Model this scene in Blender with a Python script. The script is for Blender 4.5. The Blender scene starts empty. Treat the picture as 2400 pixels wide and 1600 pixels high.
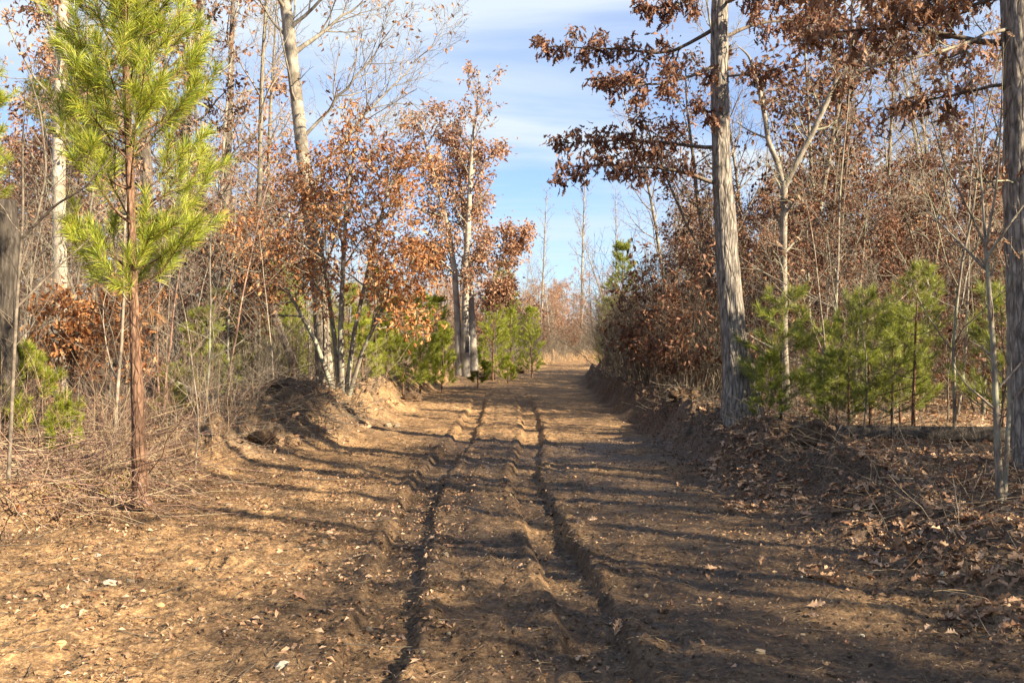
import bpy, math, random
import numpy as np
from mathutils import Vector

R = np.random.default_rng(7)
random.seed(7)
SC = bpy.context.scene
COL = SC.collection

# ------------------------------------------------------------------ camera, sky, sun, exposure
CAM_H, FPX = 1.6, 2333.0
cam = bpy.data.cameras.new("camera"); cam.lens = 35; cam.sensor_width = 36
cam.clip_start = 0.05; cam.clip_end = 2000
co = bpy.data.objects.new("camera", cam); COL.objects.link(co)
co.location = (0, 0, CAM_H); co.rotation_euler = (math.radians(90), 0, 0)
SC.camera = co

SUN_EL = math.radians(28)
SUN_ROT = math.radians(122)
SD = Vector((math.sin(SUN_ROT) * math.cos(SUN_EL), math.cos(SUN_ROT) * math.cos(SUN_EL), math.sin(SUN_EL)))
sun = bpy.data.lights.new("sun", 'SUN'); sun.energy = 5.0; sun.angle = math.radians(0.55); sun.color = (1.0, 0.85, 0.61)
so = bpy.data.objects.new("sun", sun); COL.objects.link(so)
so.rotation_euler = SD.to_track_quat('Z', 'Y').to_euler(); so.location = SD * 60

W = bpy.data.worlds.new("World"); SC.world = W; W.use_nodes = True
nt = W.node_tree; nt.nodes.clear()
def N(nt, t, **kw):
    n = nt.nodes.new(t)
    for k, v in kw.items():
        if k in n.inputs: n.inputs[k].default_value = v
        else: setattr(n, k, v)
    return n
def ramp(nt, stops, interp='LINEAR'):
    n = nt.nodes.new('ShaderNodeValToRGB'); n.color_ramp.interpolation = interp
    e = n.color_ramp.elements
    while len(e) < len(stops): e.new(0.5)
    for i, (p, c) in enumerate(stops):
        e[i].position = p; e[i].color = (*c, 1) if len(c) == 3 else c
    return n
sky = N(nt, 'ShaderNodeTexSky', sky_type='NISHITA', sun_disc=False, sun_elevation=SUN_EL, sun_rotation=SUN_ROT,
        air_density=1.0, dust_density=0.25, ozone_density=1.6)
tc = N(nt, 'ShaderNodeTexCoord')
sep = N(nt, 'ShaderNodeSeparateXYZ')
nt.links.new(tc.outputs['Generated'], sep.inputs[0])
zz = N(nt, 'ShaderNodeMath', operation='ADD'); zz.inputs[1].default_value = 0.18
nt.links.new(sep.outputs['Z'], zz.inputs[0])
dv = N(nt, 'ShaderNodeVectorMath', operation='DIVIDE')
cmb = N(nt, 'ShaderNodeCombineXYZ')
for k in ('X', 'Y', 'Z'): nt.links.new(zz.outputs[0], cmb.inputs[k])
nt.links.new(tc.outputs['Generated'], dv.inputs[0]); nt.links.new(cmb.outputs[0], dv.inputs[1])
mp = N(nt, 'ShaderNodeMapping'); mp.inputs['Scale'].default_value = (0.7, 2.2, 0.0); mp.inputs['Rotation'].default_value = (0, 0, math.radians(-24))
mp.inputs['Location'].default_value = (2.3, 1.1, 0)
nt.links.new(dv.outputs[0], mp.inputs[0])
n1 = N(nt, 'ShaderNodeTexNoise'); n1.inputs['Scale'].default_value = 0.9; n1.inputs['Detail'].default_value = 8; n1.inputs['Roughness'].default_value = 0.5; n1.inputs['Distortion'].default_value = 0.5
nt.links.new(mp.outputs[0], n1.inputs['Vector'])
cr = ramp(nt, [(0.40, (0.20,) * 3), (0.50, (0.48,) * 3), (0.62, (0.95,) * 3)])
nt.links.new(n1.outputs['Fac'], cr.inputs[0])
mx = N(nt, 'ShaderNodeMix', data_type='RGBA')
nt.links.new(cr.outputs[0], mx.inputs['Factor'])
tint = N(nt, 'ShaderNodeMix', data_type='RGBA', blend_type='MULTIPLY'); tint.inputs['Factor'].default_value = 1; tint.inputs['B'].default_value = (0.70, 0.88, 1.24, 1)
nt.links.new(sky.outputs[0], tint.inputs['A']); nt.links.new(tint.outputs['Result'], mx.inputs['A'])
mx.inputs['B'].default_value = (4.7, 5.3, 6.0, 1)
bg = N(nt, 'ShaderNodeBackground'); bg.inputs['Strength'].default_value = 0.05
nt.links.new(mx.outputs['Result'], bg.inputs['Color'])
wo = N(nt, 'ShaderNodeOutputWorld'); nt.links.new(bg.outputs[0], wo.inputs[0])

SC.view_settings.view_transform = 'Standard'; SC.view_settings.look = 'None'
SC.view_settings.exposure = 1.85; SC.view_settings.gamma = 1
SC.view_settings.use_curve_mapping = False
SC.render.engine = 'CYCLES'
SC.cycles.max_bounces = 6; SC.cycles.diffuse_bounces = 3; SC.cycles.transmission_bounces = 3; SC.cycles.glossy_bounces = 2
SC.cycles.caustics_reflective = False; SC.cycles.caustics_refractive = False

# ------------------------------------------------------------------ noise
def _h(ix, iy, iz, s):
    h = (ix.astype(np.int64) * 374761393 + iy.astype(np.int64) * 668265263 + iz.astype(np.int64) * 2147483647 + s * 974634777) & 0xFFFFFFFF
    h = ((h ^ (h >> 13)) * 1274126177) & 0xFFFFFFFF
    h = ((h ^ (h >> 16)) * 2246822519) & 0xFFFFFFFF
    return ((h ^ (h >> 15)) & 0xFFFFFF) / float(0xFFFFFF)
def noise2(x, y, s=0):
    x = np.asarray(x, float); y = np.asarray(y, float)
    ix = np.floor(x); iy = np.floor(y); fx = x - ix; fy = y - iy
    z = np.zeros_like(ix)
    def g(a, b):
        t = _h(ix + a, iy + b, z, s) * 2 * np.pi
        return np.cos(t) * (fx - a) + np.sin(t) * (fy - b)
    u = fx ** 3 * (fx * (fx * 6 - 15) + 10); v = fy ** 3 * (fy * (fy * 6 - 15) + 10)
    a = g(0, 0); b = g(1, 0); c = g(0, 1); d = g(1, 1)
    return 1.5 * (a + (b - a) * u + (c - a) * v + (a - b - c + d) * u * v)
def noise3(x, y, z, s=0):
    ix = np.floor(x); iy = np.floor(y); iz = np.floor(z); fx = x - ix; fy = y - iy; fz = z - iz
    u = fx * fx * (3 - 2 * fx); v = fy * fy * (3 - 2 * fy); w = fz * fz * (3 - 2 * fz)
    def g(a, b, c): return _h(ix + a, iy + b, iz + c, s)
    def l(a, b, t): return a + (b - a) * t
    return 2 * l(l(l(g(0,0,0), g(1,0,0), u), l(g(0,1,0), g(1,1,0), u), v), l(l(g(0,0,1), g(1,0,1), u), l(g(0,1,1), g(1,1,1), u), v), w) - 1
def fbm(x, y, f, o, s=0, g=0.5):
    r = 0; a = 1
    for k in range(o):
        r = r + a * noise2(x * f, y * f, s + k); f *= 2.03; a *= g
    return r
def sst(a, b, x):
    t = np.clip((x - a) / (b - a), 0, 1); return t * t * (3 - 2 * t)

# ------------------------------------------------------------------ terrain
def road_c(y): return -0.1 + np.where(y > 30, 0.0042 * (y - 30) ** 2, 0)
def half_l(y): return np.interp(y, [4, 8, 10, 12, 15, 18, 25, 31, 40, 200], [4.6, 4.3, 3.7, 3.2, 2.6, 2.35, 2.7, 2.9, 2.7, 2.7])
RUT_L = ([3, 5.3, 8.3, 10.7, 13.3, 16, 23, 32], [-.66, -.73, -.85, -.96, -.91, -.8, -.84, -1.0])
RUT_R = ([3, 5.3, 8.3, 10.7, 12.9, 18, 23, 32], [.60, .46, .32, .16, .19, .38, .40, .2])
def H(x, y):
    x = np.asarray(x, float); y = np.asarray(y, float)
    t = x - road_c(y)
    wob = 0.35 * fbm(x, y, 0.5, 3, 11)
    hl = half_l(y)
    eR = sst(0, 1, (t + wob * .8 - 2.45) / np.interp(y, [5, 9, 12, 200], [1.6, 1.3, .5, .6]))
    hR = np.interp(y, [0, 6, 8.5, 11, 13, 20, 30, 200], [.12, .15, .22, .36, .40, .34, .32, .4])
    eL = sst(0, 1, (-(t + wob) - hl + .35) / np.interp(y, [5, 10, 14, 18, 200], [1.6, 1.4, 1.5, 1.0, 1.0]))
    hL = np.interp(y, [0, 7, 9.4, 14, 17, 22, 30, 200], [.06, .10, .16, .30, .46, .48, .58, .6])
    z = eR * hR + eL * hL
    # lumps along the cut banks
    edge = np.maximum(eR * (1 - sst(2.9, 4.6, t)), eL * (1 - sst(0.3, 2.3, -t - hl)))
    lump = np.maximum(0, fbm(x, y, 1.6, 3, 31) + .1)
    z = z + edge * (0.27 * lump) * np.interp(y, [4, 9, 12, 60], [.45, .7, 1, 1])
    # heap of bulldozed soil left of the road, 14 to 19 m out
    z = z + 0.22 * np.exp(-((x + 3.6) / 1.3) ** 2 - ((y - 16.6) / 1.3) ** 2) * (1 + .5 * fbm(x, y, 2, 2, 5))
    z = z + 0.10 * np.exp(-((x + 3.9) / 1.6) ** 2 - ((y - 13) / 1.6) ** 2)
    z = z + 0.045 * fbm(x, y, 0.33, 2, 41) * np.maximum(eR, eL) + 0.02 * fbm(x, y, 0.7, 2, 43)
    # wheel ruts
    on = (1 - eR) * (1 - eL)
    fade = 1 - sst(24, 34, y)
    rut = np.zeros_like(x)
    for tab, s, dep in ((RUT_L, 1, 1.0), (RUT_R, 2, 1.0)):
        for off, k in ((0, 1.0), (0.31, .16), (-0.33, .12)):
            c = np.interp(y, *tab) + 0.05 * noise2(y * .8, y * 0 + s, 60 + s) + .015 * noise2(y * 4, y * 0 + s, 63) + off
            u = (x - c)
            a = dep * k * np.maximum(.8 if off == 0 else 0, 0.9 + .6 * noise2(y * .9, y * 0 + 3.3 + off * 9, 70 + s))
            rut = rut - a * 0.088 * (1 - sst(.13, .20, np.abs(u + .014 * noise2(x * 7, y * 4, 6)))) + (off == 0) * .011 * np.maximum(0, np.sin(y * 62 + np.sign(u) * np.abs(u) * 25)) * (1 - sst(.09, .14, np.abs(u))) * sst(-.3, .3, noise2(y * 1.1, x * .5, 66))
            rut = rut + a * 0.030 * np.exp(-((np.abs(u + .02 * noise2(y * 5, x * 5, 8)) - .245) / .055) ** 2) * (0.15 + 1.7 * np.abs(noise2(x * 5, y * 5, 77)))
    z = z + rut * fade * on
    # cross scrape lines and clods
    calm = 1 - 0.55 * np.exp(-((t - 1.55) / .5) ** 2) * on
    z = z + calm * (0.026 * fbm(x, y, 2.3, 2, 21) + 0.020 * np.abs(fbm(x, y, 5.0, 3, 22)) + 0.022 * np.maximum(0, fbm(x, y, 12, 2, 23) - .12))
    near = 1 - sst(10, 16, y)
    z = z + near * calm * (0.026 * np.maximum(0, noise2(x * 20, y * 20, 24) - .22) + 0.010 * noise2(x * 42, y * 42, 25))
    z = z + edge * (0.13 * (np.abs(fbm(x, y, 4.5, 3, 28)) - .15) + 0.05 * np.maximum(0, fbm(x, y, 14, 2, 29)))
    return z
def H1(x, y): return float(H(np.array([x]), np.array([y]))[0])
def litter_mask(x, y):
    t = x - road_c(y)
    w = 0.5 * fbm(x, y, 0.8, 3, 91)
    return np.maximum(sst(2.5, 3.4, t + w * .6), sst(-.55, .9, -t - half_l(y) + w * 1.2))

# ------------------------------------------------------------------ materials
def new_mat(name):
    m = bpy.data.materials.new(name); m.use_nodes = True
    t = m.node_tree; t.nodes.clear()
    return m, t
def finish(t, shader):
    o = t.nodes.new('ShaderNodeOutputMaterial'); t.links.new(shader, o.inputs['Surface'])
def rnd_value(t):
    a = N(t, 'ShaderNodeAttribute', attribute_name='rnd'); oi = N(t, 'ShaderNodeObjectInfo')
    ad = N(t, 'ShaderNodeMath', operation='ADD'); fr = N(t, 'ShaderNodeMath', operation='FRACT')
    t.links.new(a.outputs['Fac'], ad.inputs[0]); t.links.new(oi.outputs['Random'], ad.inputs[1]); t.links.new(ad.outputs[0], fr.inputs[0])
    return fr.outputs[0]
def mat_leaf(name, cols, transl=0.3, rough=0.55, spec=0.25):
    m, t = new_mat(name)
    r = ramp(t, [(i / (len(cols) - 1), c) for i, c in enumerate(cols)])
    t.links.new(rnd_value(t), r.inputs[0])
    p = N(t, 'ShaderNodeBsdfPrincipled'); p.inputs['Roughness'].default_value = rough
    p.inputs['Specular IOR Level'].default_value = spec
    t.links.new(r.outputs[0], p.inputs['Base Color'])
    tr = N(t, 'ShaderNodeBsdfTranslucent'); t.links.new(r.outputs[0], tr.inputs['Color'])
    mxs = N(t, 'ShaderNodeMixShader'); mxs.inputs[0].default_value = transl
    t.links.new(p.outputs[0], mxs.inputs[1]); t.links.new(tr.outputs[0], mxs.inputs[2])
    finish(t, mxs.outputs[0]); return m
def mat_bark(name, dark, mid, light, sc=(14, 14, 2.2), bump=0.6, blotch=None, blotch_sc=2.2, rough=0.9, crack=None):
    m, t = new_mat(name)
    tcn = N(t, 'ShaderNodeTexCoord'); mpn = N(t, 'ShaderNodeMapping'); mpn.inputs['Scale'].default_value = sc
    t.links.new(tcn.outputs['Object'], mpn.inputs[0])
    na = N(t, 'ShaderNodeTexNoise'); na.inputs['Scale'].default_value = 1.6; na.inputs['Detail'].default_value = 6; na.inputs['Roughness'].default_value = .65; na.inputs['Distortion'].default_value = .4
    t.links.new(mpn.outputs[0], na.inputs['Vector'])
    r = ramp(t, [(0.30, dark), (0.5, mid), (0.72, light)])
    t.links.new(na.outputs['Fac'], r.inputs[0])
    col = r.outputs[0]
    if blotch:
        nb = N(t, 'ShaderNodeTexNoise'); nb.inputs['Scale'].default_value = blotch_sc; nb.inputs['Detail'].default_value = 5
        t.links.new(tcn.outputs['Object'], nb.inputs['Vector'])
        rb = ramp(t, [(0.50, (0,) * 3), (0.60, (.85,) * 3)]); t.links.new(nb.outputs['Fac'], rb.inputs[0])
        mm = N(t, 'ShaderNodeMix', data_type='RGBA'); t.links.new(rb.outputs[0], mm.inputs['Factor'])
        t.links.new(col, mm.inputs['A']); mm.inputs['B'].default_value = (*blotch, 1); col = mm.outputs['Result']
    hgt = na.outputs['Fac']
    if crack:
        mv = N(t, 'ShaderNodeMapping'); mv.inputs['Scale'].default_value = crack; t.links.new(tcn.outputs['Object'], mv.inputs[0])
        nw = N(t, 'ShaderNodeTexNoise'); nw.inputs['Scale'].default_value = .8; nw.inputs['Detail'].default_value = 3; t.links.new(mv.outputs[0], nw.inputs['Vector'])
        wm = N(t, 'ShaderNodeMix', data_type='RGBA'); wm.inputs['Factor'].default_value = .35; t.links.new(mv.outputs[0], wm.inputs['A']); t.links.new(nw.outputs['Color'], wm.inputs['B'])
        vo = N(t, 'ShaderNodeTexVoronoi', feature='DISTANCE_TO_EDGE'); vo.inputs['Scale'].default_value = 1.5; t.links.new(wm.outputs['Result'], vo.inputs['Vector'])
        rc = ramp(t, [(.0, (.16,) * 3), (.05, (.45,) * 3), (.16, (1,) * 3)]); t.links.new(vo.outputs['Distance'], rc.inputs[0])
        mc = N(t, 'ShaderNodeMix', data_type='RGBA', blend_type='MULTIPLY'); mc.inputs['Factor'].default_value = .55; t.links.new(col, mc.inputs['A']); t.links.new(rc.outputs[0], mc.inputs['B']); col = mc.outputs['Result']
        hm = N(t, 'ShaderNodeMath', operation='MULTIPLY'); t.links.new(rc.outputs[0], hm.inputs[0]); t.links.new(na.outputs['Fac'], hm.inputs[1]); hgt = hm.outputs[0]
    p = N(t, 'ShaderNodeBsdfPrincipled'); p.inputs['Roughness'].default_value = rough; p.inputs['Specular IOR Level'].default_value = .15
    t.links.new(col, p.inputs['Base Color'])
    b = N(t, 'ShaderNodeBump'); b.inputs['Strength'].default_value = bump; b.inputs['Distance'].default_value = 0.02
    t.links.new(hgt, b.inputs['Height']); t.links.new(b.outputs[0], p.inputs['Normal'])
    finish(t, p.outputs[0]); return m
def mat_ground():
    m, t = new_mat('ground_soil')
    tcn = N(t, 'ShaderNodeTexCoord')
    def noise(s, d=5, r=.6):
        n = N(t, 'ShaderNodeTexNoise'); n.inputs['Scale'].default_value = s; n.inputs['Detail'].default_value = d; n.inputs['Roughness'].default_value = r
        t.links.new(tcn.outputs['Object'], n.inputs['Vector']); return n
    na, nb, nc, nd = noise(0.55, 4), noise(7, 8, .7), noise(38, 5, .7), noise(110, 3)
    r1 = ramp(t, [(.36, (.045, .029, .017)), (.50, (.20, .126, .067)), (.64, (.44, .295, .16))]); t.links.new(nb.outputs['Fac'], r1.inputs[0])
    r2 = ramp(t, [(.38, (.040, .026, .016)), (.52, (.21, .136, .075)), (.64, (.52, .37, .21))]); t.links.new(nc.outputs['Fac'], r2.inputs[0])
    m1 = N(t, 'ShaderNodeMix', data_type='RGBA'); m1.inputs['Factor'].default_value = .5
    t.links.new(r1.outputs[0], m1.inputs['A']); t.links.new(r2.outputs[0], m1.inputs['B'])
    # large damp and dry areas
    r3 = ramp(t, [(.35, (.62, .60, .60)), (.60, (1.12, 1.10, 1.06))]); t.links.new(na.outputs['Fac'], r3.inputs[0])
    m2 = N(t, 'ShaderNodeMix', data_type='RGBA', blend_type='MULTIPLY'); m2.inputs['Factor'].default_value = 1
    t.links.new(m1.outputs['Result'], m2.inputs['A']); t.links.new(r3.outputs[0], m2.inputs['B'])
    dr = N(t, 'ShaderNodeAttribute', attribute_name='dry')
    r5 = ramp(t, [(0, (.36, .35, .36)), (.45, (.80, .755, .72)), (1, (1.36, 1.26, 1.13))]); t.links.new(dr.outputs['Fac'], r5.inputs[0])  # sun and shade painted into the soil tone, on top of some real damp
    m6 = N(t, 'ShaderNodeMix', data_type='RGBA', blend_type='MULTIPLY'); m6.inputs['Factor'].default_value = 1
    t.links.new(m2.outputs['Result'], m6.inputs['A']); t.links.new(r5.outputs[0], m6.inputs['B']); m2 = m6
    # pale pebble grains
    v = N(t, 'ShaderNodeTexVoronoi'); v.inputs['Scale'].default_value = 55; t.links.new(tcn.outputs['Object'], v.inputs['Vector'])
    rv = ramp(t, [(.10, (1,) * 3), (.2, (0,) * 3)]); t.links.new(v.outputs['Distance'], rv.inputs[0])
    sx = N(t, 'ShaderNodeSeparateColor'); t.links.new(v.outputs['Color'], sx.inputs[0])
    gt = N(t, 'ShaderNodeMath', operation='GREATER_THAN'); gt.inputs[1].default_value = .90; t.links.new(sx.outputs[0], gt.inputs[0])
    mu = N(t, 'ShaderNodeMath', operation='MULTIPLY'); t.links.new(rv.outputs[0], mu.inputs[0]); t.links.new(gt.outputs[0], mu.inputs[1])
    m3 = N(t, 'ShaderNodeMix', data_type='RGBA'); t.links.new(mu.outputs[0], m3.inputs['Factor'])
    t.links.new(m2.outputs['Result'], m3.inputs['A']); m3.inputs['B'].default_value = (.40, .31, .21, 1)
    # forest floor where the litter lies
    r4 = ramp(t, [(.3, (.06, .038, .023)), (.5, (.19, .125, .072)), (.7, (.36, .25, .15))]); t.links.new(nc.outputs['Fac'], r4.inputs[0])
    at = N(t, 'ShaderNodeAttribute', attribute_name='litter')
    m4 = N(t, 'ShaderNodeMix', data_type='RGBA'); t.links.new(at.outputs['Fac'], m4.inputs['Factor'])
    t.links.new(m3.outputs['Result'], m4.inputs['A']); t.links.new(r4.outputs[0], m4.inputs['B'])
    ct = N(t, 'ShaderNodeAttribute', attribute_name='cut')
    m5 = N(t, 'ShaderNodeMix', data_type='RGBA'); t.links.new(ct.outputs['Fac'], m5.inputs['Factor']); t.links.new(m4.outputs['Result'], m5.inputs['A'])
    r6 = ramp(t, [(.35, (.030, .019, .013)), (.52, (.085, .054, .034)), (.68, (.20, .13, .08))]); t.links.new(nc.outputs['Fac'], r6.inputs[0]); t.links.new(r6.outputs[0], m5.inputs['B'])  # bank colour: painted shade together with dark humus
    m4 = m5
    p = N(t, 'ShaderNodeBsdfPrincipled'); p.inputs['Specular IOR Level'].default_value = .25
    rr = ramp(t, [(.0, (.55,) * 3), (.6, (.95,) * 3)]); t.links.new(dr.outputs['Fac'], rr.inputs[0]); t.links.new(rr.outputs[0], p.inputs['Roughness'])
    t.links.new(m4.outputs['Result'], p.inputs['Base Color'])
    b1 = N(t, 'ShaderNodeBump'); b1.inputs['Strength'].default_value = .8; b1.inputs['Distance'].default_value = .02; t.links.new(nc.outputs['Fac'], b1.inputs['Height'])
    b2 = N(t, 'ShaderNodeBump'); b2.inputs['Strength'].default_value = .6; b2.inputs['Distance'].default_value = .006; t.links.new(nd.outputs['Fac'], b2.inputs['Height']); t.links.new(b1.outputs[0], b2.inputs['Normal'])
    t.links.new(b2.outputs[0], p.inputs['Normal'])
    finish(t, p.outputs[0]); return m

M = dict(
    oak_bark=mat_bark('oak_bark', (.05, .044, .04), (.23, .20, .17), (.45, .40, .345), (14, 14, 3.2), 1.0, crack=(17, 17, 3.6)),
    oak_bark_dark=mat_bark('oak_bark_dark', (.045, .037, .03), (.13, .105, .085), (.26, .215, .17), (22, 22, 3), .9),
    pale_bark=mat_bark('pale_bark', (.12, .105, .085), (.26, .228, .182), (.40, .355, .29), (10, 10, 4), .5, (.13, .11, .085), 3.0),
    white_bark=mat_bark('white_bark', (.24, .205, .165), (.40, .35, .285), (.54, .48, .40), (8, 8, 3), .4, (.22, .18, .14), 2.0),
    grey_bark=mat_bark('grey_bark', (.08, .068, .055), (.20, .17, .135), (.34, .29, .23), (16, 16, 4), .6, (.30, .30, .22), 4.0),
    pine_bark=mat_bark('pine_bark', (.07, .036, .024), (.20, .115, .075), (.32, .20, .13), (20, 20, 5.0), 1.0, crack=(22, 22, 7)),
    dead_bark=mat_bark('dead_bark', (.02, .017, .015), (.06, .05, .042), (.13, .11, .09), (18, 18, 2.6), 1.0),
    twig=mat_bark('twig_brown', (.05, .041, .033), (.135, .110, .086), (.27, .225, .172), (9, 9, 9), .2),
    twig_grey=mat_bark('twig_grey', (.10, .08, .062), (.24, .195, .15), (.42, .35, .28), (9, 9, 9), .2),
    twig_red=mat_bark('twig_red', (.10, .055, .042), (.25, .15, .11), (.46, .34, .25), (9, 9, 9), .2),
    straw=mat_bark('straw_stem', (.24, .17, .10), (.40, .30, .19), (.55, .43, .29), (9, 9, 9), .2),
    leaf_brown=mat_leaf('oak_leaf_brown', [(.075, .032, .018), (.14, .062, .034), (.21, .10, .058), (.34, .19, .12)], .28),
    leaf_orange=mat_leaf('oak_leaf_orange', [(.17, .064, .027), (.34, .14, .052), (.52, .245, .095), (.58, .36, .185)], .32),
    leaf_rust=mat_leaf('oak_leaf_rust', [(.10, .046, .024), (.20, .096, .052), (.31, .165, .095), (.42, .26, .16)], .30),
    leaf_pink=mat_leaf('oak_leaf_pale', [(.20, .095, .05), (.36, .19, .11), (.50, .30, .19), (.42, .26, .17)], .32),
    litter=mat_leaf('litter_leaf', [(.12, .06, .035), (.26, .15, .085), (.40, .25, .15), (.52, .36, .24), (.34, .16, .08)], .12),
    crumb=mat_leaf('leaf_crumb', [(.06, .032, .018), (.13, .075, .042), (.22, .135, .078), (.34, .225, .14)], .05),
    needle=mat_leaf('pine_needle', [(.06, .115, .022), (.20, .28, .03), (.38, .43, .045), (.52, .51, .065), (.34, .28, .07)], .30, .4, .4),
    needle_dark=mat_leaf('pine_needle_dark', [(.06, .11, .024), (.18, .24, .036), (.32, .38, .055), (.45, .45, .08), (.27, .20, .08)], .28, .4, .4),
    needle_dry=mat_leaf('pine_needle_dry', [(.22, .11, .05), (.34, .19, .09), (.42, .26, .13)], .25),
    stone=mat_bark('stone', (.13, .095, .06), (.24, .185, .125), (.38, .31, .22), (9, 9, 9), .3),
    stone_white=mat_bark('stone_white', (.28, .24, .18), (.40, .35, .28), (.50, .45, .37), (9, 9, 9), .3),
    stone_orange=mat_bark('stone_orange', (.34, .17, .08), (.50, .28, .14), (.60, .38, .22), (9, 9, 9), .3),
    moss=mat_leaf('moss_yellow', [(.10, .12, .02), (.26, .22, .03), (.42, .30, .05)], .1),
    plate=mat_bark('plate_dark', (.045, .04, .04), (.06, .055, .055), (.08, .075, .07), (3, 3, 3), .1),
    plate_white=mat_bark('plate_white', (.70, .68, .64), (.76, .74, .70), (.80, .78, .74), (3, 3, 3), .1),
    soil_dark=mat_bark('soil_dark', (.03, .02, .014), (.085, .054, .034), (.18, .118, .07), (18, 18, 18), 1.0),
    straw_dull=mat_bark('straw_dull', (.10, .07, .042), (.20, .145, .09), (.34, .26, .165), (30, 30, 30), .1),
    ground=mat_ground(),
)

# ------------------------------------------------------------------ mesh helpers
class Geo:
    def __init__(s): s.v = []; s.f = {}; s.n = 0; s.r = []
    def add(s, V, F, rnd=None):
        V = np.asarray(V, float).reshape(-1, 3)
        for k, A in F.items(): s.f.setdefault(k, []).append(np.asarray(A, np.int64).reshape(-1, k) + s.n)
        s.v.append(V); s.r.append(np.zeros(len(V)) if rnd is None else rnd); s.n += len(V)
    def mesh(s, name, mat, smooth=True, origin=None):
        me = bpy.data.meshes.new(name)
        if not s.n: return me
        V = np.concatenate(s.v)
        if origin is not None: V = V - np.asarray(origin)
        me.vertices.add(len(V)); me.vertices.foreach_set('co', V.astype(np.float32).ravel())
        idx = []; st = []; o = 0
        for k, A in s.f.items():
            A = np.concatenate(A); idx.append(A.ravel()); st.append(o + np.arange(len(A)) * k); o += A.size
        idx = np.concatenate(idx).astype(np.int32); st = np.concatenate(st).astype(np.int32)
        me.loops.add(len(idx)); me.loops.foreach_set('vertex_index', idx)
        me.polygons.add(len(st)); me.polygons.foreach_set('loop_start', st)
        me.polygons.foreach_set('use_smooth', np.full(len(st), smooth))
        a = me.attributes.new('rnd', 'FLOAT', 'POINT'); a.data.foreach_set('value', np.concatenate(s.r).astype(np.float32))
        me.update(calc_edges=True); me.materials.append(mat)
        return me
def nrm(a): return a / (np.linalg.norm(a, axis=-1, keepdims=True) + 1e-12)
def tubes(g, polys, rough=0.0, seed=0):
    grp = {}
    for p, r, s in polys: grp.setdefault((len(p), s), []).append((p, r))
    for (n, s), L in grp.items():
        P = np.array([a for a, _ in L]); Rr = np.array([b for _, b in L]); m = len(L)
        T = nrm(np.gradient(P, axis=1))
        D = nrm(P[:, -1] - P[:, 0])
        ax = np.where(np.abs(D[:, 2:3]) > .75, np.array([[1., 0.08, 0]]), np.array([[0.05, 0, 1.]]))
        U = nrm(np.cross(T, ax[:, None, :])); Vv = np.cross(T, U)
        th = np.arange(s) / s * 2 * np.pi
        c = np.cos(th)[None, None, :, None]; sn = np.sin(th)[None, None, :, None]
        rad = Rr[:, :, None, None] * np.ones((1, 1, s, 1))
        if rough and s >= 12:
            zc = P[:, :, None, 2] + 0 * th[None, None, :]
            cx = np.cos(th)[None, None, :] + 0 * zc; sy = np.sin(th)[None, None, :] + 0 * zc
            rr = np.clip(Rr[:, :, None] / .12, .3, 3)
            f = 4.5 * np.sqrt(rr)
            nz = np.abs(noise3(cx * f, sy * f, zc * 3.5, seed)) * .9 + .5 * np.abs(noise3(cx * f * 2.2, sy * f * 2.2, zc * 8, seed + 1)) + .5 * noise3(cx * 1.3, sy * 1.3, zc * 1.1, seed + 2)
            rad = rad * (1 + rough * (nz - .45))[..., None]
        X = P[:, :, None, :] + rad * (c * U[:, :, None, :] + sn * Vv[:, :, None, :])
        i = np.arange(m)[:, None, None]; j = np.arange(n - 1)[None, :, None]; k = np.arange(s)[None, None, :]
        b = (i * n + j) * s; k2 = (k + 1) % s
        F = np.stack([b + k, b + k2, b + s + k2, b + s + k], -1)
        g.add(X, {4: F})
def leaf_template(kind, curl, fold):
    if kind == 'hi':
        my = [0, .2, .4, .6, .8, 1]; notch = [.015, .07, .10, .11, .08, .0]; tip = [.10, .24, .30, .25, .12]; lift = .10
    elif kind == 'mid':
        my = [0, .3, .65, 1]; notch = [.015, .10, .12, 0]; tip = [.20, .30, .20]; lift = .12
    else:
        V = np.array([[0, 0, 0], [.26, .5, 0], [-.26, .55, 0], [0, .5, 0], [0, 1, 0]], float)
        F = {3: [[0, 1, 3], [3, 1, 4], [0, 3, 2], [2, 3, 4]]}
        V[:, 2] = fold * np.abs(V[:, 0]) - curl * V[:, 1] ** 2
        return V, {3: np.array(F[3])}
    V = []; n = len(my)
    for y in my: V.append([0, y, 0])
    F = []
    for s in (1, -1):
        b = len(V)
        for y, w in zip(my, notch): V.append([s * w, y + .03, 0])
        b2 = len(V)
        for k, w in enumerate(tip): V.append([s * w, (my[k] + my[k + 1]) / 2 + lift, 0])
        for k in range(n - 1):
            q = [k, b + k, b2 + k, b + k + 1, k + 1]
            F.append(q if s > 0 else q[::-1])
    V = np.array(V, float)
    V[:, 1] = np.minimum(V[:, 1], 1.02)
    V[:, 2] = fold * np.abs(V[:, 0]) - curl * V[:, 1] ** 2 + .05 * np.sin(V[:, 1] * 14) * np.sign(V[:, 0])
    return V, {5: np.array(F)}
TPL = {k: [leaf_template(k, c, f) for c, f in ((.15, .5), (.45, .9), (-.2, .7), (.7, .3))] for k in ('hi', 'mid', 'lo')}
def frames(axis, rng):
    a = nrm(axis); n = rng.normal(size=a.shape); x = nrm(np.cross(a, n)); z = np.cross(x, a)
    return np.stack([x, a, z], -1)                       # columns: local x, y, z
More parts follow.
